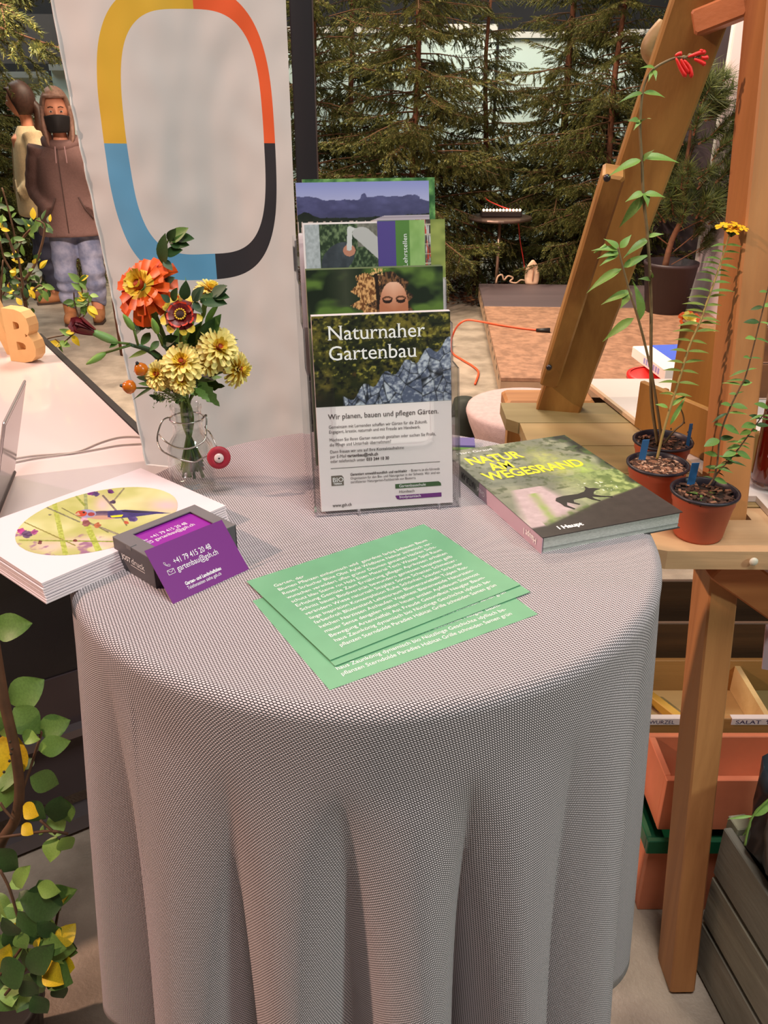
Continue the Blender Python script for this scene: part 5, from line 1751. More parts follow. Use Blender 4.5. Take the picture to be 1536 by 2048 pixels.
for i, pts in enumerate((((60, 690), (100, 676), (140, 665), (160, 630), (165, 590), (160, 560)), ((60, 690), (95, 695), (120, 690), (150, 665)), ((165, 600), (180, 590)), ((110, 678), (125, 690)), ((160, 640), (150, 610), (148, 585)), ((160, 640), (172, 625), (178, 600)))):
    P_ = smooth_path([py_(x, y, 3.38) for x, y in pts], 4)
    b = MB(); b.smooth = True; b.tube(P_, .003, 5); b.build('twig', STB, r)
    for k in range(5 if i else 9):
        p = P_[rr.randrange(len(P_) // 2, len(P_))]; a = rr.uniform(0, 6.28)
        place(lf('oval', (GL1, GL3, GLY)[rr.randrange(3)]), 'leaf', r, p, (math.cos(a), -.3, math.sin(a)), (rr.uniform(-1, 1), -1, .6), rr.uniform(.03, .055))
b = MB(); b.tube([py_(62, 690, 3.38), V((py_(62, 690, 3.38).x, 3.38, 0))], .004, 5); b.build('trunk', STB, r)
p = pz(98, 578, .02)
r = thing('white_flower_pot', p, 'white crumpled blossom in a small dark dish on the floor by the woman', 'plant')
wp = petal_mesh(.12, .07, mat('petal_white', C8(232, 224, 200), .6), MATS['petal_white'], .4, .2, 0, .2, 5)
bloom(r, p + V((0, -.1, .17)), (0, -.6, .8), [(wp, 7, .02, .1, .9, 0), (wp, 6, .01, .6, .8, .01)], 4)
b = MB(); b.smooth = True; b.lathe([(.001, -.018), (.15, -.018), (.2, .03), (.19, .03), (.001, .0)], p, 20); b.build('dish', mat('dish_green', C8(52, 60, 46), .5), r)
b = MB(); b.tube([p, p + V((0, -.1, .16))], .008, 6); b.build('stem', STG, r)

# ================================================================== wooden ladder stand with shelf
def wood(nm, c, c2, ax, vs=14): return mat(nm, c, .55, 0, 0, vs, .12, 60, col2=c2, axis=ax)


WZ = wood('wood_post', C8(186, 128, 76), C8(146, 92, 50), 2); WZd = wood('wood_strut', C8(172, 128, 66), C8(134, 92, 42), 2)
WX = wood('wood_plank', C8(178, 140, 92), C8(126, 104, 66), 0, 9); WXl = wood('wood_board_light', C8(208, 172, 132), C8(172, 132, 92), 0, 9); WY = wood('wood_box', C8(160, 116, 60), C8(128, 88, 42), 1, 9)
SZ = .94
ws = thing('wooden_stand', (.5, 1.4, 0), 'timber ladder stand with plank shelf carrying the potted plants', 'shelf')


def beam(name, a, c, wx, wy, m, parent, xdir=(1, 0, 0), ext=0, ch=.003):
    a = V(a); c = V(c); d = (c - a).normalized()
    T = frame(a, V(xdir) - d * V(xdir).dot(d), d)
    b = MB(); b.bbox((-wx / 2, -ext, -wy / 2), (wx / 2, (c - a).length + ext, wy / 2), ch, T)
    return b.build(name, m, parent)


# front right leg (leans away as it rises)
la = V((.565, 1.100, 0)); lb_ = la + V((-.022, .140, .92)) * 2.15
beam('leg', la, lb_, .047, .080, WZ, ws, (1, 0, 0))
# rear left strut and its folding stay
sa = V((.235, 2.065, 0)); sd_ = V((.100, -.262, .72))
beam('leg', sa, sa + sd_ * 2.75, .088, .050, WZd, ws, (1, -.25, 0), 0, .004)
k0 = sa + sd_ * 1.31
ka, kb = py_(1098, 762, 1.68), py_(1229, 340, 1.475)
beam('stay', ka, kb, .036, .040, WZd, ws, (1, -.2, 0), .0, .004)
for x, y, yy in ((1098, 735, 1.638), (1214, 356, 1.452)):
    b = MB(); b.smooth = True; b.ball(py_(x, y, yy - .005), (.006, .004, .006), 10, 6); b.build('bolt_head', mat('bolt_dark', C8(70, 66, 70), .35, .8), ws)
# crossbar at the top
beam('crossbar', py_(1392, 48, 1.44), py_(1500, 5, 1.40), .034, .040, wood('wood_bar', C8(186, 112, 66), C8(156, 92, 52), 0), ws, (0, 0, 1))
b = MB(); b.smooth = True; b.tube(smooth_path([py_(x, y, 1.62) for x, y in ((1330, 50), (1306, 78), (1298, 100), (1310, 118))], 4), .014, 8); b.build('rounded_board_end', WX, ws)
# shelf planks
pl = [(1.245, 1.375, .345, .93), (1.378, 1.505, .318, .94), (1.508, 1.628, .272, .95), (1.631, 1.751, .248, .96)]
for k, (y0, y1, xl, xr) in enumerate(pl):
    b = MB()
    c_ = .022
    b.prism([(xl + c_, y0, SZ - .024), (xr, y0, SZ - .024), (xr, y1, SZ - .024), (xl, y1, SZ - .024), (xl, y0 + c_, SZ - .024)], (0, 0, .024))
    b.build('plank', mat('shelf_plank%d' % k, C8(*[(168, 140, 92), (160, 136, 86), (172, 144, 96), (150, 136, 92)][k]), .6, 0, 0, 7, .12, 50, col2=C8(120, 104, 64), axis=0), ws)
# near cross board with rounded corner and notch for the leg
b = MB()
pts = [(.405, 1.100)]
bx0 = .392
ou = [(bx0 + .02, 1.098), (.98, 1.090), (.98, 1.235), (.572, 1.240), (.572, 1.198), (.516, 1.198), (.516, 1.240), (bx0 - .01, 1.242), (bx0 - .02, 1.16), (bx0 - .012, 1.125), (bx0, 1.106)]
b.prism([(x, y, SZ - .030) for x, y in ou], (0, 0, .030))
b.build('plank', WXl, ws)
b = MB(); b.smooth = True; b.ball((pz(1503, 1113, .93).x, 1.090, .927), (.0065, .004, .0065), 12, 8); b.build('screw_cap', mat('cap_pale', C8(214, 206, 188), .4), ws)
for x, y in ((1355, 1091), (1385, 1085)):
    b = MB(); b.smooth = True
beam('brace', pz(1468, 1160, .88) + V((0, .06, 0)), V((.74, 1.20, .72)), .03, .06, wood('wood_brace', C8(206, 130, 76), C8(170, 100, 54), 0), ws, (0, 1, 0))
beam('apron', (.36, 1.66, .90), (.95, 1.66, .90), .02, .03, WX, ws, (0, 1, 0))
beam('apron', (.45, 1.235, .895), (.97, 1.235, .895), .02, .05, WX, ws, (0, 1, 0))
# loose timber behind the shelf
r = thing('timber_block', (.28, 1.80, .93), 'short thick timber lying behind the plank shelf under the strut', 'timber')
p0, p1 = V((.262, 1.765, .905)), V((.455, 1.85, .938))
b = MB(); b.bbox(p0, p1, .006); b.build('timber', wood('timber_block', C8(196, 142, 86), C8(150, 100, 56), 0), r)
b = MB(); b.box((.27, 1.77, .5), (.30, 1.80, .9045)); b.build('support_leg', WZd, r)
b = MB(); b.box((.27, 1.77, 0), (.30, 1.80, .5)); b.build('support_leg', WZd, r)

# pink-grey stool table
P = pz(1062, 812, .56); P.z = 0
r = thing('covered_stool_table', P, 'round table with pinkish grey stretch cover behind the wooden shelf', 'table')
b = MB(); b.smooth = True; b.lathe([(.001, .56), (.20, .56), (.218, .555), (.222, .54), (.21, .50), (.15, .35), (.10, .22), (.12, .10), (.20, .01), (.001, .01)], P, 40); b.build('stretch_cover', mat('pink_grey_cover', C8(180, 158, 158), .9, 0, .12, 60, .2, 300), r)
r = thing('dark_filler', pz(935, 860, .35), 'added green-black shape filling the dark area left of the pink covered table', 'shape')
p = pz(930, 850, .45)  # added dark shape standing for the darkness behind the tapering cover
b = MB(); b.smooth = True
rg = []
for i in range(9):
    t = i / 8
    rg.append([V((p.x - .0 + (.085 + .02 * math.sin(t * 3)) * math.cos(a) * (1 - .55 * t ** 2), p.y + .05 + .07 * math.sin(a) * (1 - .4 * t), .0 + .53 * t)) for a in [2 * math.pi * k / 14 for k in range(14)]])
b.loft(rg, caps=True); b.build('filler_body', mat('filler_dark_green', C8(24, 34, 24), .7, 0, .3, 20), r)

# ------------------------------------------------------------------ white board, box, bottles on the shelf
wbz = SZ + .001
r = thing('white_board', pz(1205, 820, wbz), 'white painted board lying diagonally on the shelf under the bottles', 'board')
A0, A1 = pz(1150, 766, wbz), pz(1545, 1062, wbz)
A1 = V((.583, 1.148, wbz))
b = MB()
b.prism([A0, V((.66, 1.15, wbz)), V((.96, 1.20, wbz)), V((.96, A0.y + .05, wbz))], (0, 0, .010))
b = MB()
e = [pz(1168, 766, wbz), pz(1299, 872, wbz), pz(1398, 938, wbz)]
d_ = (e[2] - e[0]).normalized()
poly = [e[0], e[0] + d_ * .56]
poly[1] = V((.618, 1.245, wbz))
b.prism([poly[0], V((.568, 1.262, wbz)), V((.602, 1.262, wbz)), V((.602, 1.145, wbz)), V((.98, 1.145, wbz)), V((.98, poly[0].y, wbz))], (0, 0, .010))
b.build('board_sheet', mat('board_white', C8(226, 216, 210), .45, 0, .08, 6), r)
b = MB(); b.tube([poly[0] + V((-.003, 0, .006)), V((.563, 1.262, wbz + .006))], .006, 4); b.build('edge_strip', mat('edge_beige', C8(204, 178, 146), .5), r)
bz = wbz + .0105
r = thing('wooden_box', (.50, 1.55, bz), 'open wooden box of two angled brown boards behind the flower pots', 'box')
dB = V((.42, -.91, 0)).normalized(); nB = V((dB.y * -1, dB.x, 0)).normalized()
B0 = V((.485, 1.578, bz))
TBo = frame(B0, dB, (0, 0, 1))     # x along the box to the viewer, y up, z = towards left
BRN = wood('box_board', C8(170, 124, 58), C8(140, 98, 42), 2, 10)
b = MB(); b.bbox((0, 0, -.012), (.26, .092, 0), .002, TBo); b.build('board', BRN, r)
sgn = -1 if (TBo.to_3x3() @ V((0, 0, 1))).x < 0 else 1
b = MB()
off_ = -.068
b.bbox((.01, 0, off_ - .014), (.16, .205, off_), .003, TBo); b.build('board', BRN, r)
b = MB(); b.bbox((0, 0, off_), (.012, .07, -.012), .002, TBo); b.build('board', BRN, r)
b = MB(); b.bbox((.248, 0, off_), (.26, .07, -.012), .002, TBo); b.build('board', BRN, r)
for x, y in ((.13, .052), (.15, .048), (.142, .038), (.152, .03), (.10, .03)):
    b = MB(); b.ball(TBo @ V((x, y, .0005)), .0018, 6, 4); b.build('nail', INKD, r)
p = py_(1376, 642, 1.60)
r = thing('orange_flower', (p.x, p.y, bz), 'small orange and yellow blossom peeping above the wooden box', 'flower')
b = MB(); b.tube([V((p.x, p.y, bz)), p], .002, 5); b.build('stem', STG, r)
bloom(r, p, (0, -.6, .8), [(petal_mesh(.02, .012, YO, OR1, .4), 8, .002, .3, 1, 0), (petal_mesh(.016, .010, YE1, YE1, .4), 6, .001, .8, 1, 0)], 3)
# red crate with white and blue carton behind
p = pz(1302, 728, .80)
r = thing('red_bin', (p.x, p.y, 0), 'red plastic bin under the white and blue carton', 'bin')
b = MB(); b.smooth = True; b.lathe([(.001, 0), (.07, 0), (.075, .01), (.085, .755), (.08, .76), (.001, .74)], (p.x + .03, p.y + .02, 0), 24); b.build('bin_shell', mat('bin_red', C8(206, 32, 30), .4), r)
b = MB(); b.smooth = True; b.lathe([(.080, .745), (.09, .747), (.09, .761), (.080, .762)], (p.x + .03, p.y + .02, 0), 24); b.build('rim', MATS['bin_red'], r)
ca = pz(1265, 692, .80); cb = pz(1331, 740, .80)
dx_ = (cb - ca).normalized()
T = frame((ca.x, ca.y, .765), dx_, V((-dx_.y, dx_.x, 0)))
r = thing('carton', (ca.x, ca.y, .765), 'flat white carton with blue lid print lying on the red bin', 'box')
b = MB(); b.bbox((0, 0, 0), (.26, .20, .035), .002, T); b.build('carton_body', mat('carton_white', C8(232, 222, 214), .5), r)
b = MB(); b.box((.0, .06, .0352), (.24, .19, .0358), T); b.build('blue_print', mat('print_blue', C8(58, 92, 206), .5), r)
b = MB()
for k in range(7): b.box((.10 + .018 * k, -.0004, .008), (.112 + .018 * k, 0, .026), T)
tag(b.build('side_print', mat('print_blue_pale', C8(140, 150, 200), .5), r), kind='stuff')


def bottle(x, y, z0, rad, h, col, label, lab=None):
    r = thing('sirup_bottle', (x, y, z0), label, 'bottle', 'bottles on the white board')
    g = bpy.data.materials.new('liquid'); g.use_nodes = True; q = g.node_tree.nodes['Principled BSDF']
    q.inputs['Base Color'].default_value = col; q.inputs['Roughness'].default_value = .05; q.inputs['Transmission Weight'].default_value = .35; q.inputs['Coat Weight'].default_value = 1
    b = MB(); b.smooth = True; b.lathe([(.001, .004), (rad * .9, .004), (rad, .010), (rad, h * .62), (rad * .8, h * .70), (rad * .4, h * .78), (rad * .36, h * .86), (.001, h * .86)], (x, y, z0), 28); b.build('drink', g, r)
    b = MB(); b.smooth = True; b.lathe([(rad * 1.02, 0), (rad * 1.05, .004), (rad * 1.05, .012), (rad * 1.02, .014)], (x, y, z0), 28); b.build('glass_foot', clear_mat('bottle_glass_thin', (.9, .9, .9, 1), .2), r)
    b = MB(); b.smooth = True; b.lathe([(rad * .40, h * .84), (rad * .42, h), (.001, h)], (x, y, z0), 20); b.build('cap', mat('cap_black', C8(40, 30, 30), .4), r)
    if lab:
        b = MB(); b.smooth = True
        for k in range(8): pass
        rings_ = [[V((x + rad * 1.012 * math.cos(math.radians(a)), y + rad * 1.012 * math.sin(math.radians(a)), z0 + zz)) for a in range(lab[0], lab[1], 8)] for zz in (lab[2], lab[3])]
        b.loft(rings_, closed=False); b.build('paper_label', mat('label_lilac', C8(214, 196, 214), .6), r)


bottle(.632, 1.300, bz, .026, .27, C8(120, 22, 14), 'dark red drink bottle right of the wooden leg', (230, 330, .06, .12))
bottle(.640, 1.212, bz, .027, .25, C8(214, 92, 20), 'orange drink bottle with pale label at the right edge', (190, 300, .012, .035))
bottle(.720, 1.34, bz, .027, .27, C8(150, 30, 18), 'second dark red bottle just at the right frame edge')
r = thing('plank_crate', (.86, 1.72, SZ), 'brown plank crate at the right edge behind the wooden leg', 'crate')
for k in range(3):
    b = MB(); b.bbox((.70, 1.735, bz + .004 + .078 * k), (1.1, 1.75, bz + .078 * (k + 1)), .002); b.build('plank', wood('crate_plank', C8(130, 78, 40), C8(96, 58, 30), 0), r)
b = MB(); b.box((.70, 1.751, bz), (.72, 1.77, bz + .236)); b.build('corner_post', WX, r)

# ================================================================== pots
TERR = mat('pot_terracotta', C8(178, 84, 58), .5, 0, .08, 8); PBLK = mat('pot_rim_black', C8(36, 32, 42), .4)
SOIL = mat('soil_dark', C8(44, 30, 24), .95, 0, .4, 200); CH1 = mat('chip_brown', C8(140, 96, 72), .8); CH2 = mat('chip_dark', C8(72, 46, 34), .85); CH3 = mat('chip_pale', C8(196, 158, 132), .8)
STK = mat('stick_blue', C8(58, 118, 176), .45)


def pot(x, y, rt, h, label, stick, chips, seed):
    r = thing('potted_plant', (x, y, SZ), label, 'plant', 'potted young plants on the wooden shelf')
    c = (x, y, SZ + .0005)
    b = MB(); b.smooth = True
    b.lathe([(.001, 0), (rt * .70, 0), (rt * .74, .004), (rt * .90, h * .74), (rt * .93, h * .76), (rt * .95, h * .96)], c, 36); b.build('pot', TERR, r)
    b = MB(); b.smooth = True
    b.lathe([(rt * .93, h * .92), (rt * 1.02, h * .94), (rt * 1.03, h * .98), (rt * .98, h), (rt * .93, h * .98), (rt * .91, h * .84), (rt * .91, h * .78)], c, 36); b.build('rim', PBLK, r)
    b = MB(); b.smooth = True; b.lathe([(.0001, h * .88), (rt * .5, h * .87), (rt * .90, h * .84)], c, 24); b.build('soil', SOIL, r)
    rr = random.Random(seed); b = MB()
    for k in range(chips):
        q = rt * .86 * math.sqrt(rr.random()); a = rr.uniform(0, 6.28); p = V((x + q * math.cos(a), y + q * math.sin(a), SZ + h * .885 + rr.uniform(0, .002)))
        T = M.Translation(p) @ M.Rotation(rr.uniform(0, 6.28), 4, 'Z') @ M.Rotation(rr.uniform(-.5, .5), 4, 'X')
        s = rr.uniform(.002, .0062); b.m = rr.choice((0, 0, 1, 1, 1, 2)) if chips > 200 else rr.choice((1, 1, 1, 0))
        b.box((-s, -s * .4, 0), (s, s * .4, .0015), T)
    tag(b.build('bark_chips', [CH1, CH2, CH3], r), kind='stuff')
    (sx, sy, hx, hy, w_) = stick
    A = V((x + sx, y + sy, SZ + h * .8)); Bq = A + V((hx, hy, .045))
    T = frame(A, (1, .1, 0), Bq - A)
    b = MB(); b.bbox((-w_ / 2, 0, 0), (w_ / 2, (Bq - A).length, .0008), .0002, T); b.build('plant_stick', STK, r)
    return r


r1 = pot(.4715, 1.150, .0485, .074, 'terracotta-coloured pot nearest, with thin wiry stems and small leaves', (-.010, .034, .006, -.004, .012), 120, 1)
r2 = pot(.4315, 1.252, .0475, .074, 'pot with bark mulch and one stem of paired leaves under a yellow flower head', (-.018, .028, .006, -.006, .0115), 420, 2)
r3 = pot(.468, 1.351, .0485, .074, 'rearmost pot with tall sage stem and hanging red flowers', (.040, -.006, .008, .0, .006), 80, 3)


def stalk(parent, pts, yy, r0, m, k=5, nm='stem'):
    P_ = smooth_path([py_(x, y, yy if not isinstance(yy, tuple) else yy[0] + (yy[1] - yy[0]) * i / (len(pts) - 1)) for i, (x, y) in enumerate(pts)], k)
    b = MB(); b.smooth = True; b.tube(P_, r0, 6, [r0 * (1 - .5 * i / len(P_)) for i in range(len(P_))]); b.build(nm, m, parent)
    return P_


SG = mat('sage_leaf', C8(120, 158, 74), .5, 0, .12, 30); SST = mat('sage_stem', C8(122, 104, 70), .6, 0, .25, 60)
y3 = 1.345
stalk(r3, ((1316, 892), (1303, 800), (1302, 700), (1302, 600), (1296, 482), (1287, 397), (1284, 326), (1280, 255), (1284, 193), (1292, 160), (1310, 136), (1344, 118), (1370, 114), (1400, 112)), y3, .0028, SST)
stalk(r3, ((1320, 890), (1322, 872), (1312, 800), (1300, 731), (1278, 643), (1260, 586), (1243, 524), (1236, 495)), y3 - .01, .0026, SST)
stalk(r3, ((1326, 890), (1348, 862), (1366, 846), (1366, 830), (1360, 815)), y3 + .004, .002, SST)
SL = [((1287, 186), (1248, 187), 10), ((1287, 186), (1332, 180), 12), ((1280, 242), (1264, 234), 14), ((1282, 244), (1298, 226), 12), ((1282, 240), (1272, 250), 8), ((1283, 320), (1226, 332), 16), ((1284, 316), (1356, 303), 18), ((1285, 322), (1296, 300), 12), ((1288, 392), (1238, 452), 18), ((1288, 388), (1330, 383), 14),
      ((1289, 385), (1302, 406), 16), ((1288, 385), (1258, 392), 14), ((1295, 478), (1268, 492), 12), ((1296, 474), (1322, 462), 10), ((1296, 480), (1252, 498), 16), ((1243, 538), (1174, 568), 18), ((1246, 535), (1296, 502), 16), ((1238, 500), (1196, 488), 12), ((1238, 498), (1220, 474), 14), ((1240, 496), (1262, 470), 14), ((1240, 505), (1205, 505), 12),
      ((1262, 583), (1204, 597), 16), ((1262, 583), (1242, 610), 16), ((1280, 640), (1290, 568), 24), ((1268, 636), (1203, 674), 18), ((1302, 560), (1285, 552), 10), ((1302, 556), (1314, 535), 9), ((1310, 137), (1294, 124), 8), ((1308, 140), (1314, 150), 8), ((1306, 142), (1298, 152), 7), ((1236, 510), (1206, 520), 10)]
rr = random.Random(6)
for a, c, w_ in SL:
    A = py_(a[0], a[1], y3); Cc = py_(c[0], c[1], y3 - rr.uniform(.0, .02))
    leaf_to(r3, lf('sage', SG if rr.random() < .7 else GL1), A, Cc, w_ / F * 1.35, (rr.uniform(-.4, .4), -.75, .8), base_w=.30)
RF = mat('sage_flower_red', C8(222, 34, 30), .45)
for a, m_, c in (((1352, 116), (1362, 138), (1372, 154)), ((1368, 120), (1380, 136), (1383, 156)), ((1376, 114), (1398, 106), (1412, 104)), ((1388, 118), (1402, 124), (1411, 130)), ((1350, 112), (1358, 108), (1364, 107)), ((1398, 108), (1402, 104), (1404, 98)), ((1402, 114), (1410, 116), (1417, 114)), ((1362, 118), (1366, 128), (1378, 148))):
    q = [py_(p[0], p[1], y3 - .006) for p in (a, m_, c)]
    b = MB(); b.smooth = True; b.tube(smooth_path(q, 3), .002, 7, [.0012, .002, .0024, .0028, .0028, .0032, .0012]); b.build('flower_tube', RF, r3)
for x, y in ((1368, 116), (1380, 112), (1392, 116), (1396, 110)):
    b = MB(); b.smooth = True; b.ball(py_(x, y, y3), (.004, .004, .0035), 8, 6); b.build('calyx', SST, r3)
b = MB(); b.smooth = True; b.tube([py_(1212, 490, y3), py_(1188, 506, y3)], .003, 7, [.0025, .0012]); b.build('bud_spike', GL3, r3)
# lance-leaved plant with yellow head
y2 = (1.245, 1.27)
LS = mat('lance_stem', C8(166, 142, 84), .6); LLf = mat('lance_leaf', C8(118, 138, 62), .5, 0, .2, 30)
P2 = stalk(r2, ((1314, 918), (1328, 858), (1342, 811), (1361, 750), (1380, 689), (1401, 642), (1413, 607), (1430, 560), (1440, 530), (1452, 490), (1462, 462)), y2, .0022, LS, 8)
n2 = len(P2)
for k in range(20):
    i = int(n2 * (.24 + .69 * k / 20)); p = P2[i]
    L = .030 - .010 * abs(k / 20 - .35)
    for s in (-1, 1):
        d = V((s * 1.0, rr.uniform(-.5, .3), rr.uniform(.25, .55) if s < 0 else rr.uniform(.1, .4)))
        place(lf('lance', LLf if k < 12 else GL1), 'leaf', r2, p, d, (s * -.2, -.4, 1), L * rr.uniform(.8, 1.15), L * 1.25)
for a, c in (((1342, 812), (1368, 790)), ((1340, 850), (1368, 800)), ((1336, 815), (1318, 805))):
    leaf_to(r2, lf('lance', GL3), py_(a[0], a[1], 1.25), py_(c[0], c[1], 1.245), .007, base_w=.2)
TY = mat('tagetes_yellow', C8(246, 184, 30), .5)
pt_ = petal_mesh(.0085, .0060, TY, TY, .3, .15, .0, .1, 3)
for k in range(9):
    a = k / 9 * 6.28; q = .0115 * (.3 + .7 * (k % 3) / 2)
    c = py_(1464, 456, 1.27) + V((q * 1.4 * math.cos(a), q * math.sin(a), .004 * math.cos(a * 2)))
    bloom(r2, c, (.3 * math.cos(a), -.3, 1), [(pt_, 5, .001, .15, 1, 0)], k)
    b = MB(); b.tube([py_(1462, 474, 1.27), c], .0009, 4, [.0006, .0022]); b.build('bracts', GL2, r2)
# wiry plant
for pts in (((1417, 972), (1440, 940), (1464, 914), (1490, 880), (1516, 844), (1545, 806)), ((1426, 960), (1434, 930), (1441, 869), (1459, 818), (1480, 775), (1492, 750), (1511, 677), (1527, 614), (1540, 560))):
    P_ = stalk(r1, pts, 1.14, .0015, mat('wiry_stem', C8(104, 78, 56), .6), 6)
    n_ = len(P_)
    for k in range(15):
        p = P_[int(n_ * (.12 + .86 * k / 15))]
        for s in (-1, 1):
            L = rr.uniform(.010, .026)
            place(lf('lance' if rr.random() < .6 else 'oval', rr.choice((GL1, GL1, SG, GL2))), 'leaf', r1, p, (s, rr.uniform(-.6, .4), rr.uniform(-.3, .5)), (0, -.5, 1), L)
for k in range(6):
    a = rr.uniform(0, 6.28); place(lf('lance', GL1), 'leaf', r1, V((.468 + .008 * math.cos(a), 1.148, SZ + .067)), (math.cos(a), math.sin(a), .25), (0, 0, 1), .018)

# ================================================================== crates below
TRY = wood('tray_wood', C8(176, 132, 78), C8(140, 102, 56), 0, 8); TRL = wood('tray_wood_pale', C8(206, 180, 130), C8(180, 150, 100), 0, 8); TRO = mat('tray_orange_lit', C8(214, 128, 92), .6, 0, .15, 10)  # TRO: orange light on the wood is put into its base colour


def tray(x0, x1, y0, y1, z0, z1, m, label, nm='wooden_tray', fl=None, t=.012):
    r = thing(nm, (x0, y0, z0), label, 'tray')
    for a, c, n_ in (((x0, y0, z0), (x1, y0 + t, z1), 'board'), ((x0, y1 - t, z0), (x1, y1, z1), 'board'), ((x0, y0 + t, z0), (x0 + t, y1 - t, z1), 'board'), ((x1 - t, y0 + t, z0), (x1, y1 - t, z1), 'board'), ((x0 + t, y0 + t, z0), (x1 - t, y1 - t, z0 + .006), 'bottom_sheet')):
        b = MB(); b.bbox(a, c, .0015); b.build(n_, (fl or m) if n_ == 'bottom_sheet' else m, r)
    return r


r = tray(.50, 1.10, 1.425, 1.64, .27, .36, TRY, 'wooden seed tray with taped SALAT label under the shelf', fl=TRL)
b = MB(); b.box((.81, 1.437, .277), (.822, 1.628, .345)); b.build('divider', TRL, r)
TAPE = mat('tape_white', C8(220, 214, 218), .5); BLU = mat('marker_blue', C8(40, 36, 90), .5)
for x, tx, wd in ((.735, 'SALAT ↑', .075), (.555, 'WURZEL ↑', .075)):
    b = MB(); b.box((x - .008, 1.4245, .3602), (x + .125, 1.4375, .3606)); b.box((x - .008, 1.4235, .345), (x + .125, 1.4248, .3606)); b.build('tape_strip', TAPE, r)
    T = frame((x, 1.4232, .3475), (1, 0, 0), (0, 0, 1))
    text('tape_lettering', [(tx.replace(' ↑', ''), 0, 0, .0135, dict(w=wd * .7, m=BLU))], r, T, BLU)
    b = MB(); b.box((wd * .9, 0, 0), (wd * .9 + .0025, .010, .0004), T)
    b.prism([T @ V(p) for p in ((wd * .9 - .004, .007, 0), (wd * .9 + .0065, .007, 0), (wd * .9 + .00125, .0125, 0))], (0, -.0004, 0)); b.build('arrow_mark', BLU, r)
b = MB(); b.bbox((.62, 1.50, .277), (.64, 1.60, .30), .002, M.Translation((.63, 1.55, 0)) @ M.Rotation(.5, 4, 'Z') @ M.Translation((-.63, -1.55, 0))); b.build('loose_slat', mat('slat_yellow', C8(186, 150, 60), .6), r)
tray(.545, 1.0, 1.262, 1.40, .215, .345, TRO, 'orange-lit wooden tray standing in front of the labelled one', 'wooden_tray', TRO, .014)
tray(.52, 1.02, 1.235, 1.43, .178, .212, mat('tray_green', C8(20, 92, 60), .4), 'flat dark green plastic tray under the orange-lit wooden tray', 'plastic_tray')
tray(.53, .99, 1.25, 1.42, .0, .176, TRO, 'low wooden crate on the floor beneath the green tray', 'wooden_crate', TRO, .016)
tray(.49, 1.1, 1.66, 1.86, .30, .44, wood('crate_dark', C8(86, 60, 38), C8(60, 42, 28), 0), 'dark wooden crate at the back below the shelf', 'wooden_crate')
tray(.49, 1.1, 1.65, 1.87, .0, .295, MATS['crate_dark'], 'large dark crate on the floor below the shelf', 'wooden_crate')
tray(.48, 1.1, 1.45, 1.64, .0, .262, MATS['crate_dark'], 'dark crate supporting the labelled seed tray', 'wooden_crate')
b = MB()
r = thing('pink_sheet', (.86, 1.30, .62), 'pink paper corner hanging below the shelf at the right edge', 'paper')
p = [py_(1532, 1250, 1.28), py_(1560, 1245, 1.28), py_(1560, 1345, 1.27), py_(1524, 1338, 1.27)]
b.prism(p, (0, .002, 0)); b.build('sheet', mat('paper_pink', C8(214, 180, 192), .6), r)

# grey slatted crate
GRW = [mat('grey_wood%d' % k, C8(*c), .75, 0, 0, 12, .15, 60, col2=C8(112, 108, 96), axis=1) for k, c in enumerate(((160, 154, 138), (172, 166, 146), (146, 142, 128)))]
GRE = mat('grey_wood_edge', C8(168, 166, 138), .75, 0, .2, 30)
gd = V((.155, -.988, 0)).normalized(); gn = V((.988, .155, 0))
G0 = V((.604, 1.128, 0))
TG = frame(G0, gd, gn)
r = thing('slatted_crate', G0, 'weathered grey slatted wooden crate at the lower right corner', 'crate')
for k in range(3):
    b = MB(); b.bbox((.0, 0, .006 + .122 * k), (.62, .016, .118 + .122 * k), .0022, TG); b.build('slat', GRW[k], r)
    b = MB(); b.bbox((.02, .018, .006 + .122 * k), (.034, .36, .118 + .122 * k), .002, TG); b.build('slat', GRW[(k + 1) % 3], r)
    b = MB(); b.bbox((.0, .37, .006 + .122 * k), (.62, .386, .118 + .122 * k), .002, TG); b.build('slat', GRW[k], r)
for x in (.005, .58):
    b = MB(); b.bbox((x - .022 if x < .1 else x, .0165, 0), (x + .012 if x < .1 else x + .03, .05, .372), .002, TG); b.build('corner_post', GRE, r)
b = MB(); b.bbox((.02, .018, .0), (.60, .37, .010), .002, TG); b.build('bottom_sheet', GRW[2], r)
bagp = V((.752, 1.03, .012))
r = thing('black_plant_bag', bagp, 'crumpled black plastic plant pot standing in the grey crate', 'pot')
b = MB(); b.smooth = True
rg = []
for i in range(15):
    t = i / 14; z = .53 * t
    row = []
    for k in range(48):
        a = 2 * math.pi * k / 48
        q = (.098 if t < .70 else .134) + (.012 * mnoise.noise(V((math.cos(a) * 3, math.sin(a) * 3, z * 9))) + (.008 * math.sin(a * 9 + z * 20))) * (.3 + .7 * t)
        row.append(bagp + V((q * math.cos(a), q * math.sin(a), z + .015 * math.sin(a * 4) * t)))
    rg.append(row)
rg.append([bagp + (p - bagp) * .92 for p in rg[-1]])
rg.append([bagp + V(((p - bagp).x * .9, (p - bagp).y * .9, .42)) for p in rg[-2]])
b.loft(rg, caps=True); b.build('plastic_wall', mat('plastic_black', C8(52, 60, 68), .3, 0, .3, 10), r)
r = thing('grass_blade_plant', (.62, .98, .38), 'green blade leaves leaning over the black pot at the right edge', 'plant')
b = MB(); b.smooth = True; b.tube(smooth_path([py_(x, y, .98) for x, y in ((1490, 1690), (1496, 1660), (1506, 1632), (1536, 1600), (1560, 1590))], 4), .0018, 6); b.build('stem', GL3, r)
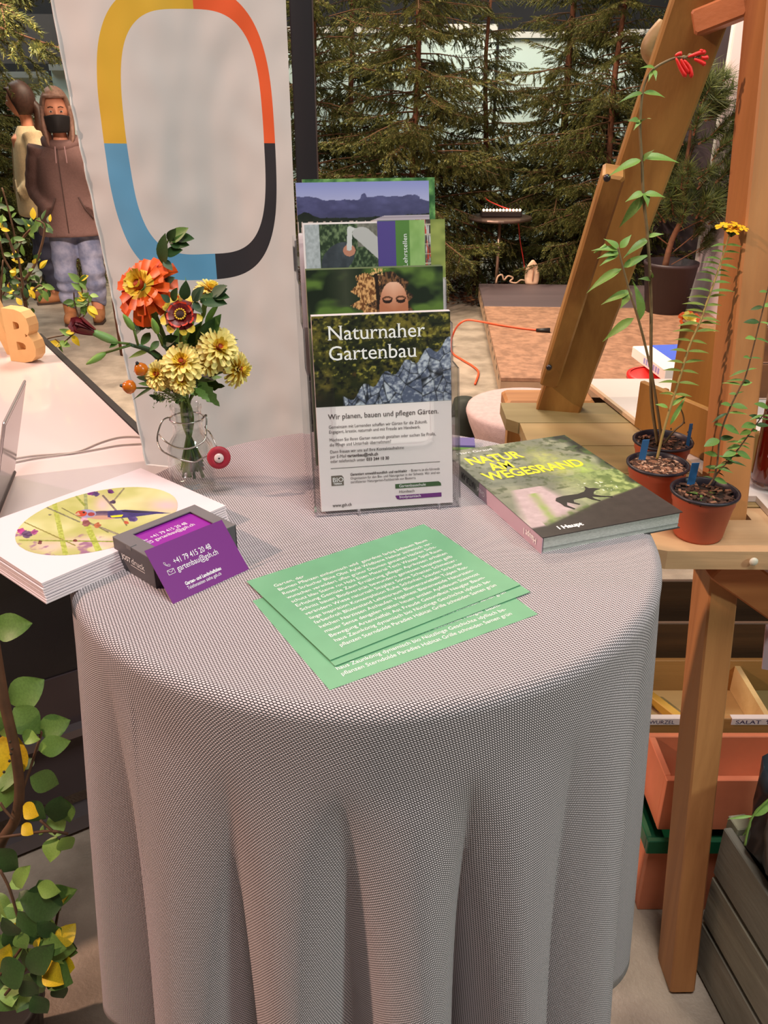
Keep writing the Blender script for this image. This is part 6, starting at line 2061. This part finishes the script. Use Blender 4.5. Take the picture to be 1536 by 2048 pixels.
for a, c, w_ in (((1506, 1632), (1462, 1636), 6), ((1506, 1632), (1550, 1604), 16), ((1502, 1640), (1490, 1686), 7)):
    leaf_to(r, lf('lance', GL3), py_(a[0], a[1], .98), py_(c[0], c[1], .975), w_ / F * 1.35, base_w=.2)

# ================================================================== two women in the background
SKIN = mat('skin_warm', C8(222, 150, 118), .55, 0, .05, 20)


def remesh(o, v, sm=4):
    m = o.modifiers.new('one_surface', 'REMESH'); m.mode = 'VOXEL'; m.voxel_size = v; m.use_smooth_shade = True
    s = o.modifiers.new('relax', 'SMOOTH'); s.iterations = sm; s.factor = .5
    return o


def head_pts(b, T, s=1.0, n=40, m=28):
    """face looks along local -Y"""
    rings = []
    for i in range(m + 1):
        t = math.pi * (i / m * .985 + .0075); rg = []
        for k in range(n):
            a = 2 * math.pi * k / n
            x, y, z = math.sin(t) * math.cos(a), math.sin(t) * math.sin(a), -math.cos(t)
            X, Y, Z = x * .074, y * .094, z * .118
            if z < -.1: X *= 1 + .30 * (z + .1); Y *= 1 + (.12 if y < 0 else .35) * (z + .1)
            if y < 0:
                g = lambda cx, cz, wx, wz: math.exp(-((x - cx) / wx) ** 2 - ((z - cz) / wz) ** 2)
                Y -= .024 * g(0, -.26, .13, .15) + .012 * g(0, -.08, .10, .2) + .008 * g(0, -.55, .28, .09) + .010 * g(0, -.86, .3, .14)
                Y += .010 * (g(.36, .0, .2, .12) + g(-.36, .0, .2, .12))
                Y -= .004 * g(0, .18, .6, .1)
            rg.append(T @ (V((X, Y, Z)) * s))
        rings.append(rg)
    b.loft(rings, caps=True)
    for sx in (-1, 1):
        b.ball(T @ V((sx * .073 * s, .008 * s, -.01 * s)), (.008 * s, .018 * s, .028 * s), 8, 6)


def face_bits(root, T, s, shut=False):
    W_ = mat('eye_white', C8(220, 210, 204), .3); I_ = mat('iris_brown', C8(50, 32, 24), .3); B_ = mat('brow_brown', C8(90, 58, 42), .8); L_ = mat('lips', C8(176, 92, 80), .5)
    for sx in (-1, 1):
        b = MB(); b.smooth = True; b.ball(T @ V((sx * .030 * s, -.0795 * s, -.001 * s)), (.0115 * s, .0095 * s, .0062 * s), 10, 8); b.build('eye', W_, root)
        b = MB(); b.smooth = True; b.ball(T @ V((sx * .030 * s, -.0868 * s, -.001 * s)), (.0052 * s, .0035 * s, .0056 * s), 8, 6); b.build('iris', I_, root)
        b = MB(); b.smooth = True; b.tube([T @ V((sx * x * s, -y * s, z * s)) for x, y, z in ((.014, .092, .022), (.030, .092, .027), (.046, .083, .022))], .0032 * s, 6); b.build('eyebrow', B_, root)
    return L_


def person(name, base, yaw, head_c, head_yaw, H, label, hemz, neck=1.24, coat=None, pants=None, boots=None, hair=None, mask=False, arms=True, hs=1.0, hood=False):
    r = thing(name, base, label, 'person')
    T = M.Translation(base) @ M.Rotation(yaw, 4, 'Z')
    Th = M.Translation(T @ V(head_c)) @ M.Rotation(yaw + head_yaw, 4, 'Z')
    sh = neck - .07
    b = MB()
    head_pts(b, Th, hs)
    hp = V(head_c)
    b.tube([T @ V(p) for p in ((0, .0, sh - .02), (0, .0, neck), (hp.x, hp.y + .015, hp.z - .02))], .045, 12, [.062, .046, .046])
    b.tube([T @ V(p) for p in ((0, 0, .62), (0, 0, .80), (0, 0, 1.0), (0, 0, sh - .03), (0, 0, sh + .02))], .1, 16, [(.13, .10), (.12, .09), (.12, .09), (.14, .09), (.08, .06)])
    legs = [((-.085, 0, .66), (-.10, -.03, .36), (-.115, .02, .06), (-.12, -.07, .03)), ((.085, 0, .66), (.09, -.03, .36), (.085, .0, .06), (.08, -.09, .03))]
    for L in legs: b.tube([T @ V(p) for p in L], .05, 12, [.075, .05, .035, .03])
    armp = [((-.15, 0, sh - .01), (-.215, .03, sh - .26), (-.12, -.13, hemz + .16)), ((.15, 0, sh - .01), (.225, .03, sh - .26), (.12, -.13, hemz + .16))]
    for A in armp: b.tube([T @ V(p) for p in A], .04, 10, [.045, .036, .025])
    for A, sx in zip(armp, (1, -1)):
        w0 = V(A[2])
        for f_ in range(4):
            b.tube([T @ (w0 + V((sx * .01 * f_ - sx * .015, 0, 0))), T @ (w0 + V((sx * (.012 * f_ + .01), -.006, -.045))), T @ (w0 + V((sx * (.012 * f_ + .012), .004, -.085 + .004 * f_)))], .009, 6)
        b.tube([T @ w0, T @ (w0 + V((sx * .035, -.01, -.04)))], .010, 6)
    remesh(b.build('body', SKIN, r), .0085, 3)
    # trousers
    b = MB()
    for i, L in enumerate(legs):
        pts = smooth_path([V(p) for p in ((L[0][0], 0, .72), (L[0][0] * 1.05, 0, .56), (L[1][0], -.03, .36), (L[1][0] * 1.02, -.005, .24), (L[2][0], .01, .12))], 5)
        b.tube([T @ (p + V((.004 * math.sin(j * 2.1), .006 * math.sin(j * 1.7 + i), 0))) for j, p in enumerate(pts)], .08, 16, [.098 - .040 * j / len(pts) + .004 * math.sin(j * 1.9 + i) for j in range(len(pts))])
    b.tube([T @ V((0, 0, .60)), T @ V((0, 0, .80))], .1, 16, [(.14, .11), (.15, .11)])
    remesh(b.build('jeans', pants, r), .010, 2)
    # boots
    for L in legs:
        b = MB(); x = L[2][0]
        b.tube([T @ V(p) for p in ((x, .03, .035), (x, .0, .045), (x, -.06, .04), (x - .003, -.13, .032), (x - .003, -.155, .028))], .04, 12, [.034, .042, .044, .036, .018])
        b.tube([T @ V((x, .012, .03)), T @ V((x, .012, .15))], .045, 12, [.042, .048])
        remesh(b.build('boot', boots, r), .009, 3)
        b = MB(); b.prism([T @ V((x + q * w_, y, 0)) for q, w_, y in ((-1, .03, .06), (1, .03, .06), (1, .045, -.05), (1, .03, -.16), (-1, .03, -.16), (-1, .045, -.05))], (0, 0, .014)); b.build('sole', mat('sole_dark', C8(60, 44, 34), .8), r)
    # coat
    b = MB()
    prof = [(hemz, .235, .165), (hemz + .02, .240, .170), (hemz + .15, .225, .165), (hemz + .30, .205, .150), (sh - .18, .200, .140), (sh - .06, .190, .125), (sh, .150, .100), (sh + .05, .075, .075)]
    rg = [[T @ V(((rx + .006 * math.sin(5 * a)) * math.cos(a), ry * math.sin(a), z)) for a in [2 * math.pi * k / 32 for k in range(32)]] for z, rx, ry in prof]
    b.loft(rg, caps=True)
    for A in armp:
        a0, a1, a2 = (V(p) for p in A)
        pts = smooth_path([a0 + V((0, 0, .02)), a0.lerp(a1, .55) + V((.01 * (1 if a0.x > 0 else -1), 0, 0)), a1, a1.lerp(a2, .5), a2], 5)
        b.tube([T @ p for p in pts], .06, 14, [.070 - .016 * j / len(pts) + .003 * math.sin(j * 2.3) for j in range(len(pts))])
    remesh(b.build('coat', coat, r), .010, 2)
    SEAM = mat(coat.name + '_seam', tuple(x * .45 for x in coat.node_tree.nodes['Principled BSDF'].inputs['Base Color'].default_value[:3]) + (1,), .8)
    b = MB(); b.smooth = True; b.tube([T @ V((-.02, -y, z)) for y, z in ((.167, hemz + .03), (.163, hemz + .2), (.146, hemz + .36), (.137, sh - .12), (.105, sh))], .004, 5); b.build('zip', SEAM, r)
    for sx in (-1, 1):
        b = MB(); b.smooth = True; b.tube([T @ V((sx * x, -y, z)) for x, y, z in ((.075, .158, hemz + .26), (.105, .160, hemz + .19), (.15, .150, hemz + .12))], .006, 5); b.build('pocket_edge', SEAM, r)
    if hood:
        b = MB(); b.smooth = True
        hz = neck - .005
        b.tube([T @ V((.098 * math.cos(a), .085 * math.sin(a) + .01, hz - .02 - .035 * max(0, -math.sin(a)))) for a in [2 * math.pi * k / 20 for k in range(21)]], .034, 10); b.build('hood', coat, r)
        for sx in (-1, 1):
            b = MB(); b.tube([T @ V((sx * .03, -.12, hz - .05)), T @ V((sx * .034, -.148, hz - .15))], .0035, 5); b.build('drawstring', mat('cord_light', C8(190, 150, 150), .6), r)
    L_ = face_bits(r, Th, hs)
    if mask:
        b = MB(); b.smooth = True; rg = []
        for j in range(9):
            z = -.122 + .105 * j / 8; row = []
            for k in range(17):
                a = math.radians(-82 + 164 * k / 16); q = 1 + .0 * k
                c_ = (.080 - .020 * (1 - j / 8) ** 2) * math.sin(a); y_ = -(.100 + .030 * math.exp(-((a) / .5) ** 2) * math.sin(math.pi * (.15 + .75 * j / 8)) - .01 * (1 - j / 8)) * math.cos(a) ** .6
                row.append(Th @ (V((c_, y_, z - .012 * abs(math.sin(a)) ** 2 * (j / 8))) * hs))
            rg.append(row)
        b.loft(rg, closed=False); o = b.build('face_mask', mat('mask_black', C8(26, 20, 20), .8), r)
        q = o.modifiers.new('t', 'SOLIDIFY'); q.thickness = .003
        for sx in (-1, 1):
            b = MB(); b.tube([Th @ (V((sx * .076, -.02, -.04)) * hs), Th @ (V((sx * .082, .012, .0)) * hs)], .002, 5); b.build('ear_loop', MATS['mask_black'], r)
    else:
        b = MB(); b.smooth = True; b.tube([Th @ (V(p) * hs) for p in ((-.020, -.088, -.066), (0, -.100, -.064), (.020, -.088, -.066))], .005, 6, [.002, .0052, .002]); b.build('lips', L_, r)
    # hair
    hm, style = hair
    b = MB(); b.smooth = True
    rg = []
    for i in range(17):
        t = math.pi * (.01 + .74 * i / 16); row = []
        for k in range(40):
            a = 2 * math.pi * k / 40
            x, y, z = math.sin(t) * math.cos(a), math.sin(t) * math.sin(a), math.cos(t)
            fr = max(0, -y) * (1 - abs(x) ** 2.2)
            zc = z
            if y < 0 and z < .62: zc = z + (.62 - z) * min(1, fr * 4)
            rr_ = 1.10 + .012 * math.sin(a * 17 + t * 3) + .02 * (style == 'long')
            row.append(Th @ (V((x * .076 * rr_ * (1 if zc == z else .93), (y * .096 + .006) * rr_ * (1 if zc == z else .95), zc * .120 * rr_)) * hs))
        rg.append(row)
    b.loft(rg, caps=False); o = b.build('hair', hm, r)
    sd = o.modifiers.new('t', 'SOLIDIFY'); sd.thickness = .01
    if style == 'long':
        for j in range(16):
            sx = 1 if j % 2 else -1; q = (j // 2) / 8
            x = sx * (.078 - .02 * q); y = .0 + .085 * q - .03
            b = MB(); b.smooth = True
            b.tube(smooth_path([Th @ (V((x, y, .03)) * hs), Th @ (V((x * 1.08, y - .004, -.06)) * hs), Th @ (V((x * 1.02, y - .012, -.14)) * hs), Th @ (V((x * .9, y - .02, -.20 + .02 * math.sin(j))) * hs)], 3), .014, 7, [.014, .016, .017, .017, .016, .016, .015, .012, .008, .002]); b.build('hair_lock', hm, r)
    if style == 'pony':
        b = MB(); b.smooth = True
        pts = smooth_path([Th @ (V(p) * hs) for p in ((0, .09, .0), (.0, .135, -.08), (.02, .13, -.20), (-.0, .05, -.34), (-.03, .0, -.46))], 5)
        b.tube(pts, .03, 12, [.022 + .02 * math.sin(math.pi * min(1, i / len(pts) * 1.1)) for i in range(len(pts))]); b.build('hair_tail', hm, r)
    return r


COATB = mat('coat_brown', C8(126, 94, 88), .9, 0, .12, 90, .3, 200); JEAN = mat('denim_pale', C8(150, 150, 172), .8, 0, .2, 14, .3, 60, col2=C8(104, 110, 138)); BOOT = mat('boot_tan', C8(166, 108, 66), .7, 0, .15, 30)
p1 = V((-2.17, 6.30, 0))
person('person', p1, .22, (0, -.03, 1.395), .12, 1.53, 'woman in a brown hooded coat, blue jeans and black face mask, hands in pockets', .61, 1.24, COATB, JEAN, BOOT, (mat('hair_grey_brown', C8(150, 112, 94), .6, 0, .3, 60), 'long'), True, hs=1.05, hood=True)
p2 = V((-2.62, 6.95, 0))
person('person', p2, -1.1, (0, -.03, 1.448), -.45, 1.56, 'brown-haired woman in cream top behind the masked woman, head turned to the left', .66, 1.30, mat('cream_knit', C8(232, 204, 160), .9, 0, .1, 60, .2, 200), mat('denim_dark', C8(60, 62, 84), .8, 0, .2, 14), BOOT, (mat('hair_brown', C8(72, 44, 32), .55, 0, .3, 60), 'pony'), False, hs=.94)
